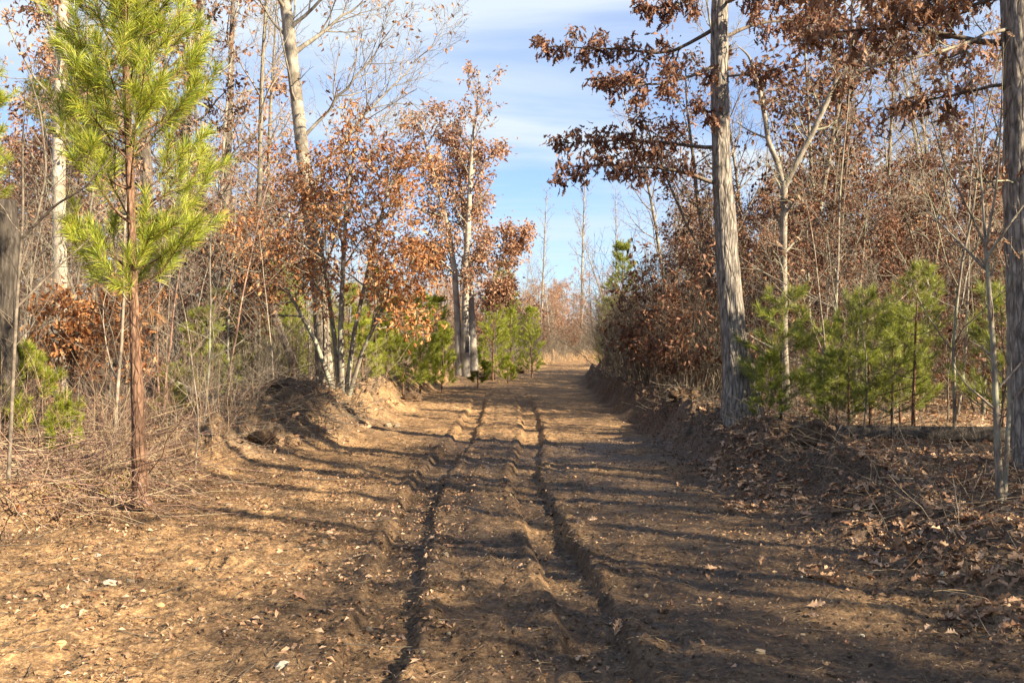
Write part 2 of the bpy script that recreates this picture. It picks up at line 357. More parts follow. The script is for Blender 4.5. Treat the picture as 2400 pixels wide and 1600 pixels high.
def put_leaves(g, pos, axis, size, kind, rng, rnd=None):
    n = len(pos)
    if n == 0: return
    Mx = frames(axis, rng); which = rng.integers(0, 4, n)
    if rnd is None: rnd = rng.random(n)
    for w in range(4):
        i = np.where(which == w)[0]
        if not len(i): continue
        V, F = TPL[kind][w]
        X = pos[i][:, None, :] + size[i][:, None, None] * np.einsum('nij,kj->nki', Mx[i], V)
        for k, A in F.items():
            FF = A[None] + (np.arange(len(i)) * len(V))[:, None, None]
        g.add(X, {k: FF}, np.repeat(rnd[i], len(V)))
def put_needles(g, base, d, L, w, rng, droop=.25, two=True):
    n = len(base)
    d = nrm(d); side = nrm(np.cross(d, rng.normal(size=(n, 3))))
    L = L[:, None]; rnd = rng.random(n)
    mid = base + d * L * .55; tip = mid + nrm(d - np.array([0, 0, droop])) * L * .45
    if two:
        X = np.stack([base - side * w * .8, base + side * w * .8, mid + side * w, mid - side * w, tip], 1)
        o = (np.arange(n) * 5)[:, None]
        g.add(X, {4: o + np.array([[0, 1, 2, 3]]), 3: o + np.array([[3, 2, 4]])}, np.repeat(rnd, 5))
    else:
        X = np.stack([base - side * w, base + side * w, tip], 1); o = (np.arange(n) * 3)[:, None]
        g.add(X, {3: o + np.array([[0, 1, 2]])}, np.repeat(rnd, 3))

# ------------------------------------------------------------------ object helpers
def props(o, label=None, cat=None, group=None, kind=None):
    if label: o['label'] = label
    if cat: o['category'] = cat
    if group: o['group'] = group
    if kind: o['kind'] = kind
    return o
def link(name, me, parent=None, loc=(0, 0, 0)):
    o = bpy.data.objects.new(name, me); COL.objects.link(o); o.location = loc
    if parent is not None: o.parent = parent
    return o
def thing(name, label, cat, loc, group=None):
    o = bpy.data.objects.new(name, None); o.empty_display_size = .2; COL.objects.link(o); o.location = loc
    return props(o, label, cat, group)
def dup(root, loc, rz=0, sc=1.0, label=None, group=None, tilt=(0, 0)):
    r = root.copy(); COL.objects.link(r); r.location = loc; r.rotation_euler = (tilt[0], tilt[1], rz); r.scale = (sc, sc, sc)
    if label: r['label'] = label
    if group: r['group'] = group
    for ch in root.children:
        c = ch.copy(); COL.objects.link(c); c.parent = r
    return r
def PX(px, py, d): return np.array([(px - 1200) * d / FPX, d, CAM_H + (800 - py) * d / FPX])
def poly_px(pts, d, dd=0.0):
    n = len(pts); return np.array([PX(a, b, d + dd * i / max(1, n - 1)) for i, (a, b) in enumerate(pts)])
def resample(P, Rr, n):
    P = np.asarray(P, float); Rr = np.asarray(Rr, float)
    s = np.concatenate([[0], np.cumsum(np.linalg.norm(np.diff(P, axis=0), axis=1))]); t = np.linspace(0, s[-1], n)
    # Catmull-like smoothing: linear interpolation, then a short moving average
    Q = np.stack([np.interp(t, s, P[:, k]) for k in range(3)], 1); q = np.interp(t, s, Rr)
    if n > 8:
        for _ in range(max(1, n // 12)):
            Q[1:-1] = (Q[:-2] + 2 * Q[1:-1] + Q[2:]) / 4
    return Q, q

# ------------------------------------------------------------------ tree growth
def wander(rng, p0, d0, L, n, wob, up):
    st = rng.normal(size=(n, 3)) * wob
    D = d0[None] + np.cumsum(st, 0) + np.array([0, 0, up]) * np.linspace(0, 1, n)[:, None]
    D = nrm(D)
    return np.concatenate([p0[None], p0[None] + np.cumsum(D * (L / n), 0)])
def rot_from(d, ang, az):
    a = np.array([0., 0, 1]) if abs(d[2]) < .9 else np.array([1., 0, 0])
    u = np.cross(d, a); u /= np.linalg.norm(u); v = np.cross(d, u)
    return d * math.cos(ang) + (u * math.cos(az) + v * math.sin(az)) * math.sin(ang)
class Plant:
    """collects branch polylines and leaf sites; sides by thickness"""
    def __init__(s, rng): s.rng = rng; s.polys = []; s.lp = []; s.ld = []
    def add(s, P, Rr):
        r = Rr[0]; s.polys.append((P, Rr, 8 if r > .05 else 5 if r > .018 else 4 if r > .009 else 3))
    def leaves_on(s, P, n, spread=.04, hang=.9, t0=.15):
        rng = s.rng; t = rng.uniform(t0, 1, n) * (len(P) - 1); i = np.minimum(t.astype(int), len(P) - 2); f = (t - i)[:, None]
        Q = P[i] * (1 - f) + P[i + 1] * f; D = nrm(P[i + 1] - P[i])
        s.lp.append(Q + rng.normal(size=(n, 3)) * spread); s.ld.append(D * .5 + rng.normal(size=(n, 3)) * .55 + np.array([0, 0, -hang]))
    def kids(s, P, Rr, L, lev, sp, t0=.25, t1=1.0, n=None):
        rng = s.rng
        n = sp['n'][lev] if n is None else n
        n = max(1, int(round(n * rng.uniform(.8, 1.2)))); az = rng.uniform(0, 6.28)
        for k in range(n):
            t = t0 + (t1 - t0) * (k + rng.uniform(.1, .9)) / n
            x = t * (len(P) - 1); i = min(int(x), len(P) - 2); f = x - i
            p = P[i] * (1 - f) + P[i + 1] * f; d = nrm(P[i + 1] - P[i])
            az += 2.4 + rng.uniform(-.5, .5)
            dd = rot_from(d, sp['ang'][lev] * rng.uniform(.75, 1.25), az)
            r = (Rr[i] * (1 - f) + Rr[i + 1] * f) * sp.get('rr', .6)
            l = L * sp['len'][lev] * rng.uniform(.65, 1.2) * (1 - sp.get('taper', .55) * (t - t0) / (1.0001 - t0 * .999))
            s.grow(p, dd, l, max(r, sp['rmin']), lev, sp)
    def grow(s, p, d, L, r, lev, sp):
        n = sp['seg'][lev]
        P = wander(s.rng, p, d, L, n, sp['wob'] * (1 + .2 * lev), sp['up'][lev])
        Rr = np.linspace(r, max(r * .3, sp['rmin'] * .7), n + 1)
        s.add(P, Rr)
        if lev + 1 < len(sp['n']): s.kids(P, Rr, L, lev + 1, sp, t0=.2)
        if lev >= sp.get('leaf_lev', 99) and s.rng.random() < sp.get('leaf_p', 1):
            s.leaves_on(P, max(1, int(s.rng.poisson(sp['leaf_n']))), sp.get('spread', .04), sp.get('hang', .9))
    def twig_geo(s):
        g = Geo(); tubes(g, s.polys); return g
    def sites(s):
        if not s.lp: return np.zeros((0, 3)), np.zeros((0, 3))
        return np.concatenate(s.lp), np.concatenate(s.ld)
def in_view(P):
    x = 1200 + P[:, 0] / np.maximum(P[:, 1], .1) * FPX; y = 800 - (P[:, 2] - CAM_H) / np.maximum(P[:, 1], .1) * FPX
    return (P[:, 1] > 1) & (x > 0) & (x < 2400) & (y > 0) & (y < 1600)
LEAF_ME = {}
def leaf_meshes(mat):
    if mat.name not in LEAF_ME:
        L = []
        for w in range(4):
            g = Geo(); g.add(TPL['hi'][w][0], TPL['hi'][w][1], np.full(len(TPL['hi'][w][0]), w * .23)); L.append(g.mesh('oak_leaf', mat, False))
        LEAF_ME[mat.name] = L
    return LEAF_ME[mat.name]
def foliage(root, plant, mat, size, kind, rng, singles=0, name='foliage'):
    """leaves of one tree: those that show largest singly, the rest as one part"""
    p, d = plant.sites()
    base = np.array(root.location)
    sz = rng.uniform(*size, len(p))
    rest = np.ones(len(p), bool)
    if singles:
        v = in_view(p); dist = np.where(v, p[:, 1] / sz, 1e9); o = np.argsort(dist)[:singles]
        o = o[v[o]]; rest[o] = False
        ms = leaf_meshes(mat); Mx = frames(d[o], rng)
        from mathutils import Matrix
        for k, i in enumerate(o):
            ob = bpy.data.objects.new('leaf', ms[k % 4]); COL.objects.link(ob); ob.parent = root
            m4 = Matrix([list(r) for r in Mx[k]]).to_4x4(); ob.rotation_euler = m4.to_euler(); ob.scale = (sz[i],) * 3
            ob.location = p[i] - base
    g = Geo(); put_leaves(g, p[rest] - base, d[rest], sz[rest], kind, rng)
    if g.n:
        o = link(name, g.mesh(name, mat, False), root)
        if singles or len(p) > 250: props(o, kind='stuff')
def trunk_part(root, px, hw, d, mat, n=60, sides=24, rough=.10, dd=0., seed=1, name='trunk'):
    P = poly_px(px, d, dd); Rr = np.array(hw) * d / FPX
    Q, q = resample(P, Rr, n)
    g = Geo(); tubes(g, [(Q - np.array(root.location), q, sides)], rough, seed)
    link(name, g.mesh(name, mat), root)
    return Q, q
def limb_part(root, P, Rr, mat, rng, sp, L, n=None, name='limb', lev=0):
    """one limb with its own side branches; returns the plant carrying its leaf sites"""
    pl = Plant(rng)
    Q, q = resample(P, Rr, 12)
    Q[1:-1] += rng.normal(size=(10, 3)) * .02 * min(1, L / 2)
    pl.add(Q, q); pl.kids(Q, q, L, lev, sp, t0=.18, n=n)
    g = Geo(); tubes(g, [(a - np.array(root.location), b, s) for a, b, s in pl.polys])
    link(name, g.mesh(name, mat), root)
    return pl
def merge(rng, *ps):
    m = Plant(rng)
    for p in ps: m.lp += p.lp; m.ld += p.ld
    return m
def ground_at(px, d):
    x = (px - 1200) * d / FPX; return (x, d, H1(x, d))

# ------------------------------------------------------------------ ground
def axis_pts(segs):
    out = []
    for a, b, s0, s1 in segs:
        x = a
        while x < b:
            out.append(x); x += s0 + (s1 - s0) * (x - a) / (b - a)
    out.append(segs[-1][1]); return np.array(out)
gx = np.concatenate([-axis_pts([(5, 9, .03, .12), (9, 90, .15, 6)])[::-1][:-1], np.arange(-5, 4.6, .022), axis_pts([(4.6, 9, .03, .14), (9, 110, .15, 6)])])
gy = axis_pts([(-30, 3, 3, .4), (3, 3.9, .2, .05), (3.9, 12, .020, .034), (12, 26, .034, .07), (26, 60, .08, .5), (60, 200, .6, 8)])
XX, YY = np.meshgrid(gx, gy)
ZZ = H(XX, YY)
far = np.hypot(np.maximum(0, np.abs(XX) - 12), np.maximum(0, YY - 45))
ZZ = ZZ + 0.012 * np.maximum(0, far - 5)
g = Geo(); ny, nx = XX.shape
a = (np.arange(ny - 1)[:, None] * nx + np.arange(nx - 1)[None]).ravel()
g.add(np.stack([XX, YY, ZZ], -1), {4: np.stack([a, a + 1, a + nx + 1, a + nx], -1)})
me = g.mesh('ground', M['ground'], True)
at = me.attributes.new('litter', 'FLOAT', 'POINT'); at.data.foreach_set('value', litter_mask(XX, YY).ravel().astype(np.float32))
lit_dry = np.clip(np.maximum(1 - sst(-2.4, -.5, XX), sst(15.5, 18, YY)) * .85 + .55 * fbm(XX, YY, .7, 4, 95), 0, 1)  # sunlit left and far soil painted lighter, shaded near right darker; part real damp
at = me.attributes.new('dry', 'FLOAT', 'POINT'); at.data.foreach_set('value', lit_dry.ravel().astype(np.float32))
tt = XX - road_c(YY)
cut = sst(2.1, 2.7, tt + .3 * fbm(XX, YY, 1.1, 3, 96)) * (1 - sst(3.3, 4.4, tt + .5 * fbm(XX, YY, 1.0, 3, 97))) * sst(5, 8, YY)  # right bank darkened: mostly shade painted in, partly dark humus
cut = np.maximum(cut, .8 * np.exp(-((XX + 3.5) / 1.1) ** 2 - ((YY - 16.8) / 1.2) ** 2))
at = me.attributes.new('cut', 'FLOAT', 'POINT'); at.data.foreach_set('value', np.clip(cut, 0, 1).ravel().astype(np.float32))
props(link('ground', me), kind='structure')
def HF(x, y):
    x = np.clip(np.asarray(x, float), gx[0] + .01, gx[-1] - .01); y = np.clip(np.asarray(y, float), gy[0] + .01, gy[-1] - .01)
    i = np.searchsorted(gx, x) - 1; j = np.searchsorted(gy, y) - 1
    u = (x - gx[i]) / (gx[i + 1] - gx[i]); v = (y - gy[j]) / (gy[j + 1] - gy[j])
    return (ZZ[j, i] * (1 - u) + ZZ[j, i + 1] * u) * (1 - v) + (ZZ[j + 1, i] * (1 - u) + ZZ[j + 1, i + 1] * u) * v
H = HF

# ------------------------------------------------------------------ the big oak right of the road
SP_OAK = dict(n=[9, 5, 4], ang=[.8, .8, .8], len=[.55, .5, .5], seg=[5, 4, 3], up=[.25, .15, .1], wob=.16, rmin=.0035, leaf_lev=2, leaf_n=1.8, spread=.06, hang=1.0, rr=.5)
def oak_right():
    rng = np.random.default_rng(21); d = 14
    t = thing('oak_tree', 'big grey oak with split base standing on the right bank, brown-leaved limbs over the road', 'tree', ground_at(1728, d))
    px = [(1732, 1030), (1731, 990), (1730, 940), (1727, 880), (1714, 714), (1704, 600), (1698, 510), (1691, 400), (1688, 306), (1686, 102), (1688, 0), (1694, -300), (1705, -700), (1715, -1200)]
    hw = [52, 44, 37, 32, 27, 25.5, 25, 22, 21, 20, 19, 16, 11, 3]
    Q, q = trunk_part(t, px, hw, d, M['oak_bark'], 260, 64, .13, 0, 3)
    trunk_part(t, [(1755, 830), (1762, 890), (1770, 950), (1780, 1000), (1788, 1035)], [6, 15, 17, 19, 24], d - .05, M['oak_bark'], 60, 28, .16, 0, 5, 'buttress')
    ls = []
    def limb(pts, r, dd, n=None, sp=SP_OAK, L=None):
        P = poly_px(pts, d, dd); L = L or np.linalg.norm(P[-1] - P[0])
        ls.append(limb_part(t, P, np.linspace(r, .006, len(pts)), M['oak_bark_dark'], rng, sp, L * .30, n))
    limb([(1690, 432), (1640, 415), (1580, 396), (1480, 392), (1400, 385), (1315, 396)], .035, -.6, 13)
    limb([(1688, 345), (1620, 345), (1540, 330), (1440, 330), (1370, 335), (1310, 330)], .032, .8, 13)
    limb([(1686, 150), (1640, 168), (1570, 195), (1490, 200), (1395, 190)], .030, -.8, 11)
    limb([(1686, 60), (1640, 90), (1560, 128), (1470, 118), (1370, 108), (1268, 112)], .034, .6, 13)
    limb([(1688, -40), (1620, 0), (1560, 20), (1490, 10)], .028, -.5, 9)
    limb([(1688, 90), (1760, 60), (1850, 45), (1960, 65)], .032, .9, 10)
    limb([(1688, 10), (1750, -10), (1830, -20), (1930, 0)], .030, -1.2, 10)
    limb([(1688, 180), (1740, 178), (1800, 168), (1850, 150)], .020, -.6, 4)
    limb([(1690, 300), (1650, 262), (1630, 230)], .008, -.25, 2, L=.6)
    for k in range(9):                                  # crown above the frame
        z = rng.uniform(6.5, 12.5); a = rng.uniform(0, 6.28); i = np.argmin(np.abs(Q[:, 2] - z)); r = q[i] * .45
        e = Q[i] + np.array([math.cos(a), math.sin(a), .5]) * rng.uniform(1.6, 2.6)
        ls.append(limb_part(t, [Q[i], (Q[i] + e) / 2 + rng.normal(size=3) * .15, e], [r, r * .6, .006], M['oak_bark_dark'], rng, SP_OAK, 1.5, 9))
    foliage(t, merge(rng, *ls), M['leaf_brown'], (.06, .135), 'hi', rng, 300)
oak_right()

def oak_edge():
    rng = np.random.default_rng(33); d = 10
    t = thing('oak_tree', 'thick grey oak trunk cut by the right edge, with long limbs reaching left overhead', 'tree', ground_at(2425, d))
    px = [(2432, 1110), (2424, 1050), (2415, 950), (2405, 700), (2396, 450), (2392, 200), (2386, 0), (2380, -300), (2378, -900)]
    Q, q = trunk_part(t, px, [58, 50, 45, 42, 40, 38, 37, 30, 8], d, M['oak_bark'], 220, 56, .13, 0, 9)
    ls = []
    def limb(pts, r, dd, n=None, sp=SP_OAK, mat='oak_bark_dark'):
        P = poly_px(pts, d, dd); L = np.linalg.norm(P[-1] - P[0])
        ls.append(limb_part(t, P, np.linspace(r, .006, len(pts)), M[mat], rng, sp, L * .36, n))
    limb([(2390, 100), (2300, 105), (2230, 85), (2150, 65), (2060, 68), (1960, 70), (1880, 90)], .038, .5, 14)
    limb([(2380, 62), (2310, 78), (2230, 115), (2140, 138), (2060, 150), (1990, 190)], .022, -.8, 12, dict(SP_OAK, leaf_p=.35), 'grey_bark')
    limb([(2388, 190), (2310, 205), (2230, 225), (2140, 240), (2060, 290)], .022, .6, 10, dict(SP_OAK, leaf_p=.7))
    limb([(2385, -60), (2280, -30), (2160, 0), (2040, -20), (1930, -10)], .032, -.3, 10)
    limb([(2385, -30), (2300, 10), (2200, 20), (2100, 10)], .03, .9, 8)
    limb([(2400, 440), (2360, 420), (2300, 430), (2230, 380)], .012, -.5, 6, dict(SP_OAK, leaf_p=.1), 'grey_bark')
    limb([(2405, 640), (2360, 560), (2310, 540)], .010, -.4, 5, dict(SP_OAK, leaf_p=.1), 'grey_bark')
    for k in range(6):
        z = rng.uniform(5.5, 8.2); a = rng.uniform(0, 6.28); i = np.argmin(np.abs(Q[:, 2] - z)); r = q[i] * .4
        e = Q[i] + np.array([math.cos(a), math.sin(a), .45]) * rng.uniform(1.5, 2.4)
        ls.append(limb_part(t, [Q[i], (Q[i] + e) / 2 + rng.normal(size=3) * .15, e], [r, r * .6, .006], M['oak_bark_dark'], rng, SP_OAK, 1.3, 8))
    foliage(t, merge(rng, *ls), M['leaf_rust'], (.055, .125), 'hi', rng, 300)
oak_edge()

# ------------------------------------------------------------------ generic named trees
def simple_tree(name, label, cat, d, base_px, stems, mat, twmat, leafmat, sp, seed, limbs=(), size=(.09, .14), kind='lo', singles=0, kids=18, t0=.35, klen=.4, sides=18, rough=.08, group=None, n=70):
    rng = np.random.default_rng(seed)
    t = thing(name, label, cat, ground_at(base_px, d), group)
    pls = []
    for si, (px, hw, dd, *own) in enumerate(stems):
        Q, q = trunk_part(t, px, hw, d, M[mat], n, sides, rough, dd, seed + si)
        L = np.linalg.norm(Q[-1] - Q[0]); pl = Plant(rng); o = dict(kids=kids, sp=sp, t0=t0, klen=klen); o.update(own[0] if own else {})
        if o['kids']: pl.kids(Q, np.minimum(q * 1.0, .06), L * o['klen'], 0, o['sp'], t0=o['t0'], n=o['kids'])
        pls.append(pl)
    ls = []
    for px, r, dd, nk in limbs:
        P = poly_px(px, d, dd); L = np.linalg.norm(P[-1] - P[0])
        ls.append(limb_part(t, P, np.linspace(r, .005, len(px)), M[mat], rng, sp, L * .6, nk, lev=0))
    for pl in pls:
        g = Geo(); tubes(g, [(a - np.array(t.location), b, s) for a, b, s in pl.polys])
        if g.n: link('branches', g.mesh('branches', M[twmat]), t)
    if leafmat: foliage(t, merge(rng, *pls, *ls), M[leafmat], size, kind, rng, singles)
    return t
SP_BARE = dict(n=[14, 6, 5], ang=[.7, .7, .7], len=[.9, .5, .5], seg=[6, 5, 4], up=[.5, .3, .2], wob=.13, rmin=.0035, rr=.5)
SP_MED = dict(n=[12, 6, 4], ang=[.9, .8, .8], len=[.9, .5, .45], seg=[6, 4, 3], up=[.25, .15, .1], wob=.16, rmin=.004, leaf_lev=2, leaf_n=3.0, spread=.06, hang=.7, rr=.5)

# Y-forked pale tree behind the big oak
simple_tree('forked_tree', 'slim pale tree forking into a wide Y behind the big oak', 'tree', 17, 1845,
    [([(1846, 1010), (1842, 900), (1838, 800), (1836, 600), (1838, 425)], [12, 9, 8.4, 8, 8.2], 0),
     ([(1838, 440), (1822, 380), (1800, 330), (1794, 280), (1775, 190), (1755, 130), (1725, 105)], [7.5, 6.6, 6.2, 5.6, 4.6, 3, .6], .3),
     ([(1838, 440), (1865, 385), (1905, 310), (1940, 235), (1962, 180), (2010, 140), (2060, 125)], [7.5, 7, 6.6, 6, 4.8, 3, .6], -.4)],
    'pale_bark', 'grey_bark', 'leaf_rust', dict(SP_MED, leaf_p=.22), 41, kids=7, t0=.3, klen=.3)
# pale tall tree left of the road
simple_tree('pale_tree', 'tall leaning pale-barked tree with bare upper limbs behind the orange oak', 'tree', 20.5, 762,
    [([(766, 960), (762, 920), (757, 800), (745, 650), (724, 480), (706, 330), (692, 200), (678, 80), (668, 0), (645, -200), (615, -600)], [34, 23, 18.5, 16.5, 16, 15, 14.5, 14, 13, 10, 2], 0)],
    'pale_bark', 'grey_bark', 'leaf_pink', dict(SP_BARE, leaf_lev=2, leaf_n=.5, leaf_p=.12), 43, kids=13, t0=.45, klen=.22, sides=28, n=120,
    limbs=[([(690, 125), (730, 95), (775, 60), (830, 20), (900, -30)], .055, .6, 12),
           ([(672, 30), (640, -20), (560, -120)], .05, -.6, 8), ([(676, 75), (720, 30), (790, -40), (870, -160)], .05, -.5, 10),
           ([(722, 460), (800, 330), (890, 230), (980, 140), (1040, 75)], .04, .9, 16),
           ([(706, 330), (790, 230), (880, 130), (930, 40)], .04, -.4, 16),
           ([(735, 600), (820, 430), (900, 320), (970, 260)], .035, .4, 14)])
# orange oak
simple_tree('orange_oak', 'young many-stemmed oak full of bright orange leaves at the left roadside', 'tree', 18.5, 795,
    [([(800, 960), (785, 800), (760, 620), (735, 480), (720, 380)], [7, 5.5, 4.5, 3.5, 1], .3),
     ([(802, 960), (798, 780), (805, 600), (815, 430), (840, 320)], [8, 6.5, 5, 3.5, 1], -.4),
     ([(806, 960), (830, 780), (870, 600), (905, 460), (940, 370)], [7, 5.5, 4, 3, 1], .4),
     ([(796, 960), (740, 800), (680, 690), (620, 600), (580, 540)], [6, 5, 4, 3, 1], -.3),
     ([(808, 960), (850, 820), (915, 690), (975, 600)], [6, 5, 3.5, 1], -.6)],
    'grey_bark', 'grey_bark', 'leaf_orange', dict(SP_MED, n=[10, 7, 5], leaf_n=2.7, len=[1.0, .55, .5], up=[.2, .1, .05], spread=.11), 47, kids=17, t0=.44, klen=.33, size=(.05, .12), kind='mid', singles=300, sides=10, n=30)
# oak with three pale trunks and the dark panel
simple_tree('three_trunk_oak', 'oak with three pale trunks at the left road bend, fine orange-brown crown', 'tree', 33, 1088,
    [([(1076, 880), (1074, 780), (1066, 640), (1048, 520), (1020, 420), (995, 330), (985, 285)], [11, 8, 6.8, 5.5, 4.5, 3, 1], .5, dict(kids=22, t0=.4, klen=.30)),
     ([(1092, 882), (1090, 780), (1092, 640), (1098, 520), (1102, 420), (1107, 330), (1118, 260), (1124, 170)], [13, 9.5, 8, 6.2, 5, 3.6, 2, .8], -.3, dict(kids=16, t0=.45, klen=.2, sp=dict(SP_BARE, rmin=.005, leaf_lev=1, leaf_n=1.2))),
     ([(1112, 870), (1106, 760), (1100, 640), (1090, 520), (1075, 400), (1060, 320)], [11, 9, 7.5, 5.5, 4, 1], 1.2)],
    'white_bark', 'grey_bark', 'leaf_pink', dict(SP_MED, n=[12, 7, 5], leaf_n=3.8, leaf_lev=1, spread=.13, rmin=.005), 53, kids=22, t0=.28, klen=.30, size=(.10, .15), sides=14, n=60,
    limbs=[([(1103, 420), (1118, 380), (1150, 370), (1190, 325)], .05, .3, 3),
           ([(1092, 620), (1140, 590), (1190, 570), (1225, 560)], .04, .4, 12), ([(1092, 700), (1140, 680), (1190, 680)], .035, -.4, 10),
           ([(1066, 640), (1020, 600), (970, 590)], .035, .3, 10)])
def panel():
    d = 32.42
    x, y, z = PX(1096, 800, d)
    t = thing('signboard', 'narrow dark rectangular signboard with white edge strapped to the three-trunk oak', 'sign', (x, y - .10, z - .34))
    def box(nm, x0, x1, y0, y1, z0, z1, m):
        V = [(a, b, c) for c in (z0, z1) for b in (y0, y1) for a in (x0, x1)]
        g = Geo(); g.add(V, {4: [[0, 1, 3, 2], [4, 6, 7, 5], [0, 4, 5, 1], [2, 3, 7, 6], [0, 2, 6, 4], [1, 5, 7, 3]]}); link(nm, g.mesh(nm, M[m], False), t)
    box('panel', -.075, .055, -.05, 0, -.02, .50, 'plate'); box('edge_strip', .057, .085, -.055, .01, -.04, .52, 'plate_white')
panel()
# left side trunks
simple_tree('white_tree', 'pale straight trunk at far left behind the pine, with few branches', 'tree', 20, 140,
    [([(142, 960), (142, 800), (140, 600), (137, 400), (140, 200), (146, 60), (152, -100), (160, -400)], [19, 17, 15.5, 15, 14, 13, 11, 3], 0)],
    'white_bark', 'grey_bark', 'leaf_pink', dict(SP_MED, leaf_lev=1, leaf_n=3), 59, kids=18, t0=.42, klen=.26, n=90)
simple_tree('birch_tree', 'thin whitish trunk with dark patches right of the pine', 'tree', 22, 420,
    [([(420, 940), (419, 860), (416, 700), (424, 500), (432, 350), (446, 200), (464, 80), (476, -30), (492, -250)], [11, 10.5, 10, 9.5, 9, 8.5, 8, 7, 2], 0)],
    'pale_bark', 'grey_bark', 'leaf_rust', dict(SP_MED, leaf_lev=1, leaf_n=4), 61, kids=20, t0=.40, klen=.22, n=80)
simple_tree('dark_oak', 'dark trunk hidden behind the pine with rusty leaves', 'tree', 21, 350,
    [([(352, 940), (350, 700), (346, 500), (340, 300), (336, 0), (330, -300)], [17, 15, 14, 12, 10, 2], 0)],
    'oak_bark_dark', 'oak_bark_dark', 'leaf_pink', dict(SP_MED, leaf_lev=1, leaf_n=4), 67, kids=20, t0=.3, klen=.26, n=70)
simple_tree('rusty_oak', 'low oak with dark rusty leaves between the pine and the orange oak', 'tree', 21, 520,
    [([(525, 950), (520, 850), (512, 720), (505, 600), (500, 500)], [7, 6, 5, 4, 1], 0), ([(528, 950), (545, 840), (575, 720), (600, 600)], [6, 5, 4, 1], .4)],
    'oak_bark_dark', 'oak_bark_dark', 'leaf_rust', dict(SP_MED, n=[12, 7, 5], leaf_n=4, spread=.1), 71, kids=15, t0=.28, klen=.40, size=(.08, .13), sides=10, n=30)
simple_tree('oak_sapling', 'waist-high to head-high oak sapling with bright orange leaves behind the pine trunk', 'sapling', 14, 230,
    [([(232, 1010), (225, 900), (215, 780), (205, 690)], [5, 4, 3, 1], 0), ([(235, 1010), (262, 880), (290, 760), (300, 690)], [4.5, 4, 3, 1], .3), ([(228, 1010), (190, 880), (150, 780), (120, 720)], [4.5, 4, 3, 1], -.3)],
    'oak_bark_dark', 'oak_bark_dark', 'leaf_orange', dict(SP_MED, n=[8, 6, 4], leaf_n=3, spread=.08), 73, kids=11, t0=.3, klen=.45, size=(.07, .12), kind='mid', sides=8, n=24)
def dead_lean(name, label, cat, px, hw, d, dd, mat, seed, rough=.12, nk=0):
    rng = np.random.default_rng(seed)
    P = poly_px(px, d, dd); b = P[0]
    t = thing(name, label, cat, tuple(b)); Q, q = resample(P, np.array(hw) * d / FPX, 50)
    Q = np.concatenate([Q[:1], Q, Q[-1:]]); q = np.concatenate([[.001], q, [.001]])
    g = Geo(); tubes(g, [(Q - b, q, 20)], rough, seed); link('log' if cat == 'log' else 'trunk', g.mesh('log', M[mat]), t)
    if nk:
        pl = Plant(rng); pl.kids(Q, np.minimum(q, .03), 1.2, 1, SP_BARE, n=nk)
        g = Geo(); tubes(g, [(a - b, c, s) for a, c, s in pl.polys]); link('branch_stubs', g.mesh('branch_stubs', M[mat]), t)
    return t
dead_lean('snag', 'dark broken snag at the left edge', 'dead tree', [(8, 1010), (8, 900), (14, 700), (16, 560), (14, 470)], [36, 32, 29, 27, 22], 12, 0, 'dead_bark', 81, .25)
dead_lean('leaning_trunk', 'dead trunk leaning left over the rusty oak', 'dead tree', [(690, 850), (620, 690), (520, 590), (445, 495)], [10, 10, 9, 6], 23, 0, 'oak_bark_dark', 83)
dead_lean('fallen_log', 'grey fallen log slanting to the ground right of the pine trunk', 'log', [(505, 945), (450, 918), (400, 893), (345, 868)], [9, 9, 8, 6], 15.5, .5, 'grey_bark', 85, .1, 5)
dead_lean('fallen_log', 'long dark log lying behind the right bank, under the young pines', 'log', [(1800, 1010), (1950, 1014), (2150, 1018), (2400, 1022)], [16, 18, 19, 20], 12.6, -.6, 'dead_bark', 87, .15)

